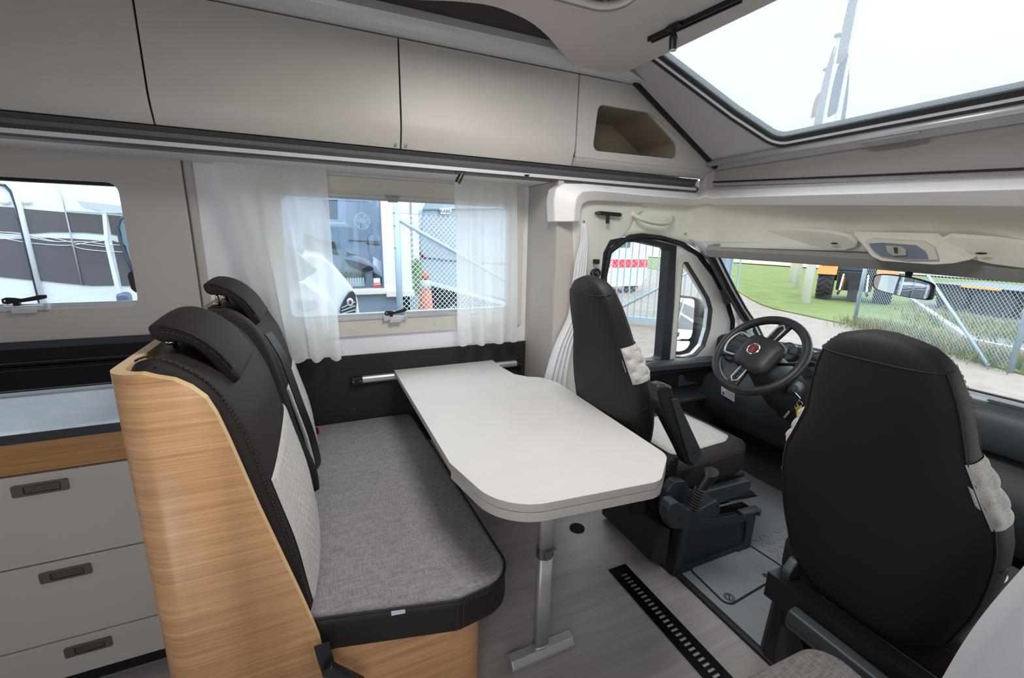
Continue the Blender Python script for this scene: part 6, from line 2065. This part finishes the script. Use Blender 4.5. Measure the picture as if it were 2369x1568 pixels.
o = bpy.data.objects['x']; o.name = 'curtain_pole'; props(o, 'pale curtain pole inside the shop window', 'curtain pole')
q = MB().prism([ys(748, 462, YS + .5), ys(781, 462, YS + .5), ys(782, 508, YS + .5), ys(758, 506, YS + .5)], 1, YS + .5, YS + .54)
props(q.build('wall_picture', mat('picture_grey', (86, 104, 108), .6)), 'dark green-grey picture hanging inside the shop window', 'picture')
# reflection of a grey van, built as solid shapes behind the shop pane: bonnet, lamp, bumper
gv = thing('van_reflection', 'reflection of a grey van in the shop window, built as shapes behind it', 'van', (-1, YS + 1, 0))
YV = YS + .95
sil = [(690, 540), (770, 560), (812, 588), (850, 600), (872, 618), (884, 640), (884, 665), (700, 665), (690, 600)]
pl = [ys(*p, YV) for p in sil]
pl2 = [(x, z) for x, z in pl]
q = MB(); cx_ = -1.2; czv = .8
q.rings([[(cx_ + (x - cx_) * k, YV + d_, czv + (z - czv) * k) for x, z in pl2] for k, d_ in ((.97, 0), (1, .06), (1, .9))]); q.build('bonnet', mat('van_grey', (210, 216, 220), .3, coat=.4), gv, bevel=.02)
def blob(name, pts, Y, d_, m, par, r=0):
    pp = [ys(*p, Y) for p in pts]
    return MB().prism(rounded(pp, r) if r else pp, 1, Y - d_, Y).build(name, m, par)
blob('headlamp', [(795, 598), (830, 606), (862, 618), (864, 624), (840, 630), (808, 614)], YV, .03, mat('lamp_dark', (52, 60, 68), .2, spec=.8), gv, .01)
blob('windscreen', [(700, 540), (774, 560), (808, 585), (830, 590), (800, 592), (700, 575)], YV, .02, mat('van_glass', (58, 66, 74), .15), gv)
blob('grille', [(862, 628), (884, 640), (884, 660), (872, 655), (862, 640)], YV, .02, mat('lamp_dark2', (48, 54, 62), .4), gv)
blob('side_panel', [(800, 440), (890, 440), (890, 610), (868, 596), (800, 560)], YV + .3, .05, mat('van_side', (190, 198, 210), .4), gv)
blob('door_line', [(800, 555), (880, 558), (880, 560), (800, 557)], YV + .24, .01, M_edge, gv)
blob('trim_strip', [(845, 561), (882, 563), (882, 569), (852, 566)], YV + .24, .01, mat('lamp_dark', (52, 60, 68), .2), gv)

# wire fence, post and brace beside the building
M_galv2 = mat('bright_galvanised', (170, 186, 200), .45, metal=.2)
fo = thing('yard_fence', 'chain-link fence with a blue-grey post and sloping brace beside the building', 'fence', (1.0, 6.4, GZ))
YF2 = 6.3
xp = AY(YF2, 921, 600).x
Fa, Fb = Vector((xp, YF2, GZ)), Vector((xp + 4.2, YF2 + .7, GZ))
q = MB(); q.tube([Fa, Fa + Vector((0, 0, 2.9))], .045, 12); q.build('post', M_galv2, fo, smooth=True)
a, b = AY(YF2, 917, 505), AY(YF2 + .1, 1062, 588)
q = MB(); q.tube([a, b, b + (b - a) * 2.4], .028, 10); q.build('brace', M_galv2, fo, smooth=True)
wires('chain_link', Fa, Fb, GZ + .05, GZ + 2.35, .075, mat('bright_wire', (206, 214, 220), .5), fo, .0045)
q = MB()
for z in (GZ + 2.36, GZ + 2.52): q.tube([(Fa.x, Fa.y, z), (Fb.x, Fb.y, z)], .004, 4)
q.build('top_wire', M_galv, fo)
for dz in (2.37, 2.2, 1.9):
    q = MB(); q.ball((Fa.x - .045, YF2 - .03, GZ + dz), .016, 8); q.build('bolt', M_chrome, fo)
# white boards and drainpipe of the next wall
nb_ = thing('shed_wall', 'pale boarded shed wall with a drainpipe behind the wire fence', 'building', (2, 10, GZ))
xs_ = [ys(945, 560, 9.4)[0], ys(957, 560, 9.4)[0], ys(962, 560, 9.4)[0], ys(972, 560, 9.4)[0]]
box('board', ys(922, 560, 8.6)[0], ys(940, 560, 8.6)[0], 8.6, 8.7, ys(930, 668, 8.6)[1], 6, mat('cream_board', (236, 230, 218), .6), nb_)
box('board', xs_[0], xs_[1], 9.4, 9.5, ys(945, 668, 9.4)[1], 6, mat('mauve_board', (196, 186, 198), .6), nb_)
box('board', xs_[2], xs_[3], 9.5, 9.6, ys(955, 640, 9.5)[1], 6, mat('cream_board', (236, 230, 218), .6), nb_)
box('plinth', ys(925, 680, 9.6)[0], ys(970, 680, 9.6)[0], 9.6, 9.7, GZ, 6, mat('shadow_grey', (160, 168, 176), .7), nb_)
q = MB(); a = AY(9.3, 960, 640); b = AY(9.3, 945, 690); q.tube([a + Vector((0, 0, 3)), a, b, b + Vector((0, 0, -1))], .035, 8); q.build('drainpipe', mat('pipe_white', (226, 226, 222), .5), nb_, smooth=True)

# silver caravan behind the fence
kc = thing('silver_caravan', 'silver-grey caravan with a name badge behind the wire fence', 'caravan', (3, 10.5, GZ))
YK = 10.2
out_k = [ys(*p, YK) for p in ((978, 486), (990, 456), (1060, 448), (1230, 440), (1230, 700), (1054, 676), (985, 662), (972, 620), (971, 560))]
q = MB().prism(rounded(out_k, [.1, .3, 0, 0, 0, 0, .1, .1, .1]), 1, YK, YK + 4.5); q.build('body', mat('caravan_silver', (168, 180, 194), .3, coat=.4), kc, bevel=.05)
q = MB(); q.tube([AY(YK - .02, 978, 484), AY(YK - .02, 1060, 482), AY(YK - .02, 1230, 480)], .03, 8); q.build('gutter', mat('gutter_grey', (170, 176, 182), .4), kc, smooth=True)
bp = [ys(*p, YK - .06) for p in ((1016, 482), (1045, 482), (1041, 495), (1019, 495))]
MB().prism(bp, 1, YK - .09, YK - .05).build('badge', mat('badge_white', (232, 234, 238), .4), kc)
c = AY(YK - .095, 1030, 488.5)
text('lettering', 'KABE', c, (1, 0, 0), (0, 0, 1), .105, mat('badge_wine', (104, 52, 62), .5), kc, .002)
q = MB(); pts = [AY(YK - .03, *p) for p in ((969, 578), (972, 588), (980, 594), (985, 596))]; q.tube(pts, [.03, .05, .05, .02], 8); q.build('tail_lamp', mat('lamp_wine', (110, 40, 56), .3), kc, smooth=True)
q = MB(); q.tube([AY(YK - .02, 983, 596), AY(YK - .02, 1060, 604), AY(YK - .02, 1230, 612)], .02, 6); q.build('belt_line', mat('belt_grey', (120, 122, 128), .5), kc, smooth=True)
q = MB(); pp = [AY(YK - .12, *p) for p in ((986, 652), (1060, 676), (1230, 720))]; q.bar(pp[0], pp[2], .12, .10); q.build('bumper', mat('bumper_silver', (214, 220, 226), .4), kc, bevel=.01)
q = MB(); q.bar(AY(YK - .6, 1052, 705), AY(YK - .6, 1010, 745), .1, .05); q.build('ramp', M_galv, kc)
for px in (1090,):
    p = AY(YK, px, 700); q = MB(); q.cyl((p.x, YK + .1, GZ + .35), (p.x, YK + .35, GZ + .35), .35, 20); q.build('wheel', M_tyre, kc)
box('underbody', ys(1000, 690, YK + 1)[0], 6, YK + 1, YK + 4, GZ + .1, GZ + .6, mat('under_dark', (74, 74, 76), .9), kc)
# traffic cone
cn = thing('traffic_cone', 'faded orange traffic cone behind the wire fence', 'cone', (1.9, 8.3, GZ))
YC = 7.6
tp_ = AY(YC, 983, 628); 
zb2 = GZ
q = MB(); q.tube([(tp_.x, YC, zb2 + .03), (tp_.x, YC, tp_.z - .32)], [.19, .10], 20); q.build('lower_cone', mat('faded_orange', (200, 108, 84), .7, var=.12, vscale=12), cn, smooth=True)
q = MB(); q.tube([(tp_.x, YC, tp_.z - .32), (tp_.x, YC, tp_.z - .14)], [.10, .075], 20); q.build('white_band', mat('grubby_white', (206, 196, 186), .7, var=.1), cn, smooth=True)
q = MB(); q.tube([(tp_.x, YC, tp_.z - .14), (tp_.x, YC, tp_.z), (tp_.x, YC, tp_.z + .01)], [.075, .045, .02], 20); q.build('tip', MATS['faded_orange'], cn, smooth=True)
box('cone_foot', tp_.x - .23, tp_.x + .23, YC - .23, YC + .23, GZ, GZ + .04, MATS['faded_orange'], cn, bevel=.01)
q = MB()
for i in range(260):
    p = AY(8.7, rnd.gauss(964, 4), rnd.uniform(600, 680)); r = rnd.uniform(.02, .05)
    q.add([(p.x - r, p.y, p.z), (p.x, p.y - r * .5, p.z - r), (p.x + r, p.y, p.z), (p.x, p.y + r * .5, p.z + r)], [(0, 1, 2, 3)])
props(q.build('climbing_ivy', mat('ivy_green', (100, 132, 78), .8, var=.3)), 'green climber on the shed wall above the orange cone', 'plant', None, 'stuff')
gb = [AZ(GZ + .02, *p) for p in ((940, 740), (1000, 708), (1200, 708), (1300, 760))]
plot('dirt_strip', gb, GZ + .03, mat('dirt', (150, 140, 124), .95, var=.25, vscale=5), 'bare brown dirt strip below the wire fence', 'dirt')

# motorhome standing alongside (kitchen window and behind the left curtain)
mh = thing('motorhome', 'white motorhome with dark grey side bands parked alongside, seen through both windows', 'motorhome', (-1.5, 3.5, GZ))
YMh = 3.55
def my(px, py, Y=YMh): p = AY(Y, px, py); return (p.x, p.z)
box('body_side', -6.5, my(335, 500)[0] + .25, YMh, YMh + 2.2, GZ + .35, 2.35, M_wht, mh, bevel=.02)
M_band = mat('band_grey', (92, 86, 88), .35, coat=.3)
def decal(name, pts, m, d0=.0, d1=.006, n=0, r=0):
    pp = [my(*p) for p in pts]
    if r: pp = rounded(pp, r)
    return MB().prism(pp, 1, YMh - d1, YMh - d0).build(name, m, mh)
decal('upper_band', [(-400, 450), (0, 478), (32, 480), (50, 540), (-400, 535)], M_band)
decal('upper_band', [(46, 482), (152, 491), (164, 537), (120, 537), (62, 541)], M_band)
decal('upper_band', [(153, 491), (238, 497), (243, 542), (200, 538), (164, 537)], M_band)
decal('lower_band', [(-400, 560), (54, 552), (75, 648), (0, 640), (-400, 610)], M_band)
decal('lower_band', [(64, 551), (120, 550), (166, 552), (192, 659), (140, 654), (88, 648)], M_band)
decal('lower_band', [(167, 552), (246, 557), (267, 660), (215, 661), (193, 659)], M_band)
decal('cab_band', [(250, 497), (284, 500), (278, 545), (258, 542)], M_band)
decal('cab_band', [(260, 556), (290, 566), (312, 661), (282, 661)], M_band)
for pts in (((0, 540), (62, 548), (124, 558), (168, 558), (210, 560), (244, 565), (292, 567)), ((0, 549), (60, 560), (120, 566), (166, 567), (210, 560), (245, 556)),
            ((64, 542), (128, 551), (166, 560), (200, 565), (245, 570)), ((168, 568), (195, 576), (246, 581), (292, 583)), ((-30, 535), (54, 540), (100, 552), (130, 558))):
    P = [Vector((my(*p)[0], YMh - .009, my(*p)[1])) for p in pts]
    q = MB(); q.tube(smooth_path(P, 4), .0022, 4); q.build('pinstripe', mat('pinstripe_white', (226, 228, 232), .4), mh)
# doors, seams
def seam(pts, r, m, name='body_seam'):
    P = [Vector((my(*p)[0], YMh - .012, my(*p)[1])) for p in pts]
    q = MB(); q.tube(P, r, 6); return q.build(name, m, mh, smooth=True)
M_sd = mat('seam_dark', (64, 70, 84), .4)
seam(((0, 428), (14, 430), (28, 446), (40, 480), (96, 712)), .006, M_sd, 'door_seal')
q = MB(); q.tube([Vector((my(*p)[0], YMh - .010, my(*p)[1])) for p in ((0, 422), (20, 424), (36, 440), (48, 478), (104, 712))], .014, 6); q.build('door_frame', M_wht, mh, smooth=True)
seam(((154, 490), (192, 660)), .004, mat('seam_pale', (170, 160, 172), .5))
seam(((130, 425), (145, 450), (154, 490)), .003, mat('seam_pale2', (190, 205, 212), .5))
seam(((152, 488), (240, 492), (300, 492)), .004, mat('seam_pale2', (190, 205, 212), .5))
decal('pillar_strip', [(238, 490), (248, 490), (252, 560), (288, 700), (276, 700), (244, 560)], M_wht, -.004, .014)
decal('shadow_panel', [(178, 464), (300, 478), (300, 498), (240, 489), (195, 480)], mat('recess_grey', (196, 198, 200), .5), 0, .004)
decal('cab_window', [(276, 515), (286, 505), (330, 505), (330, 660), (313, 628), (300, 590)], mat('cab_window_glass', (120, 140, 150), .1, spec=.9), 0, .02, r=.02)
q = MB(); q.tube([Vector((my(*p)[0], YMh - .018, my(*p)[1])) for p in ((292, 500), (280, 508), (275, 530), (282, 560), (298, 600), (312, 632))], .010, 6); q.build('window_seal', M_sd, mh, smooth=True)
for px in ((10, 467), (62, 467)):
    c = AY(YMh - .01, *px); q = MB(); q.ball(c, .02, 8, (1.2, .3, .7)); q.build('vent_button', mat('vent_cream', (222, 216, 208), .5), mh)
box('side_mirror', my(304, 690)[0], my(330, 690)[0], YMh - .25, YMh - .15, my(304, 694)[1], my(304, 668)[1], mat('mirror_slate', (86, 100, 120), .3), mh, bevel=.02)
# cab and nose running forward
nose = []
def nz_(x, zt__, hw, zbm=GZ + .30): return [(x, YMh + 1.05 - hw, zbm), (x, YMh + 1.05 - hw, zt__ - .12), (x, YMh + 1.05 - hw + .12, zt__), (x, YMh + 1.05 + hw - .12, zt__), (x, YMh + 1.05 + hw, zt__ - .12), (x, YMh + 1.05 + hw, zbm)]
xb2 = my(335, 500)[0] + .24
zc1 = my(740, 590, YMh + .2)
xn = my(826, 720, YMh + .3)[0]
q = MB(); R = [nz_(xb2, 1.9, 1.02), nz_(xb2 + .15, 1.75, 1.0)]
for x, z, hw in ((-.55, 1.42, 1.0), (-.35, 1.28, 1.0), (-.12, 1.16, .98), (.05, 1.02, .93), (.16, .84, .88), (.22, .70, .86), (.26, .40, .86), (.25, 0, .88), (.22, -.3, .9)):
    R.append(nz_(x + (xn - .26), z, hw))
q.rings(R); q.build('cab_nose', M_wht, mh, smooth=False, bevel=.05, seg=3)
dxn = xn - .26
q = MB(); R = []
for z, x in ((.80, .20), (.70, .235), (.55, .262), (.38, .275), (.26, .27)):
    R.append([(x + dxn, YMh + .30, z), (x + dxn + .012, YMh + .34, z), (x + dxn + .012, YMh + 1.76, z), (x + dxn, YMh + 1.80, z), (x + dxn - .05, YMh + 1.0, z)])
q.rings(R); q.build('grille', mat('grille_black', (40, 44, 52), .3), mh)
gl_ = [my(*p, YMh + .16) for p in ((786, 712), (794, 694), (806, 676), (816, 671), (822, 680), (825, 700), (819, 735), (788, 735))]
fw_ = [my(*p, YMh + .17) for p in ((690, 640), (700, 585), (742, 592), (775, 618), (800, 648), (817, 668), (827, 692), (834, 742), (690, 742))]
MB().prism(fw_, 1, YMh + .172, YMh + .9).build('front_wing', M_wht, mh, bevel=.02)
MB().prism(gl_, 1, YMh + .13, YMh + .17).build('side_grille', MATS['grille_black'], mh, bevel=.01)
for k in range(3):
    a, b = my(790, 712 + 7 * k, YMh + .12), my(822, 698 + 9 * k, YMh + .12)
    q = MB(); q.bar((a[0], YMh + .125, a[1]), (b[0], YMh + .125, b[1]), .006, .008); q.build('grille_bar', M_chrome, mh)
c = AY(YMh + .12, 810, 699); q = MB(); q.rings([[c + Vector((math.cos(t) * .026 * s, d_, math.sin(t) * .034 * s)) for t in [k * PI / 10 for k in range(20)]] for s, d_ in ((1, .01), (1, -.004), (.8, -.008))]); q.build('emblem', M_chrome, mh)
q = MB(); q.rings([[c + Vector((math.cos(t) * .013 * s, d_, math.sin(t) * .018 * s)) for t in [k * PI / 10 for k in range(20)]] for s, d_ in ((1, -.006), (.9, -.011))]); q.build('emblem_field', MATS['emblem_red'], mh)
MB().prism(rounded([my(*p, YMh + .10) for p in ((684, 688), (730, 690), (738, 706), (720, 716), (690, 712))], .02), 1, YMh + .03, YMh + .08).build('headlamp', mat('headlamp_glass', (150, 156, 164), .15, spec=.8), mh, bevel=.01)
MB().prism([my(*p, YMh + .05) for p in ((655, 565), (672, 572), (734, 624), (700, 648), (655, 652))], 1, YMh + .0, YMh + .045).build('side_window', mat('cab_window_glass', (120, 140, 150), .1), mh)
for x in (-.75, -4.6):
    q = MB(); q.cyl((x, YMh - .02, GZ + .34), (x, YMh + .22, GZ + .34), .34, 24); q.build('wheel', M_tyre, mh)
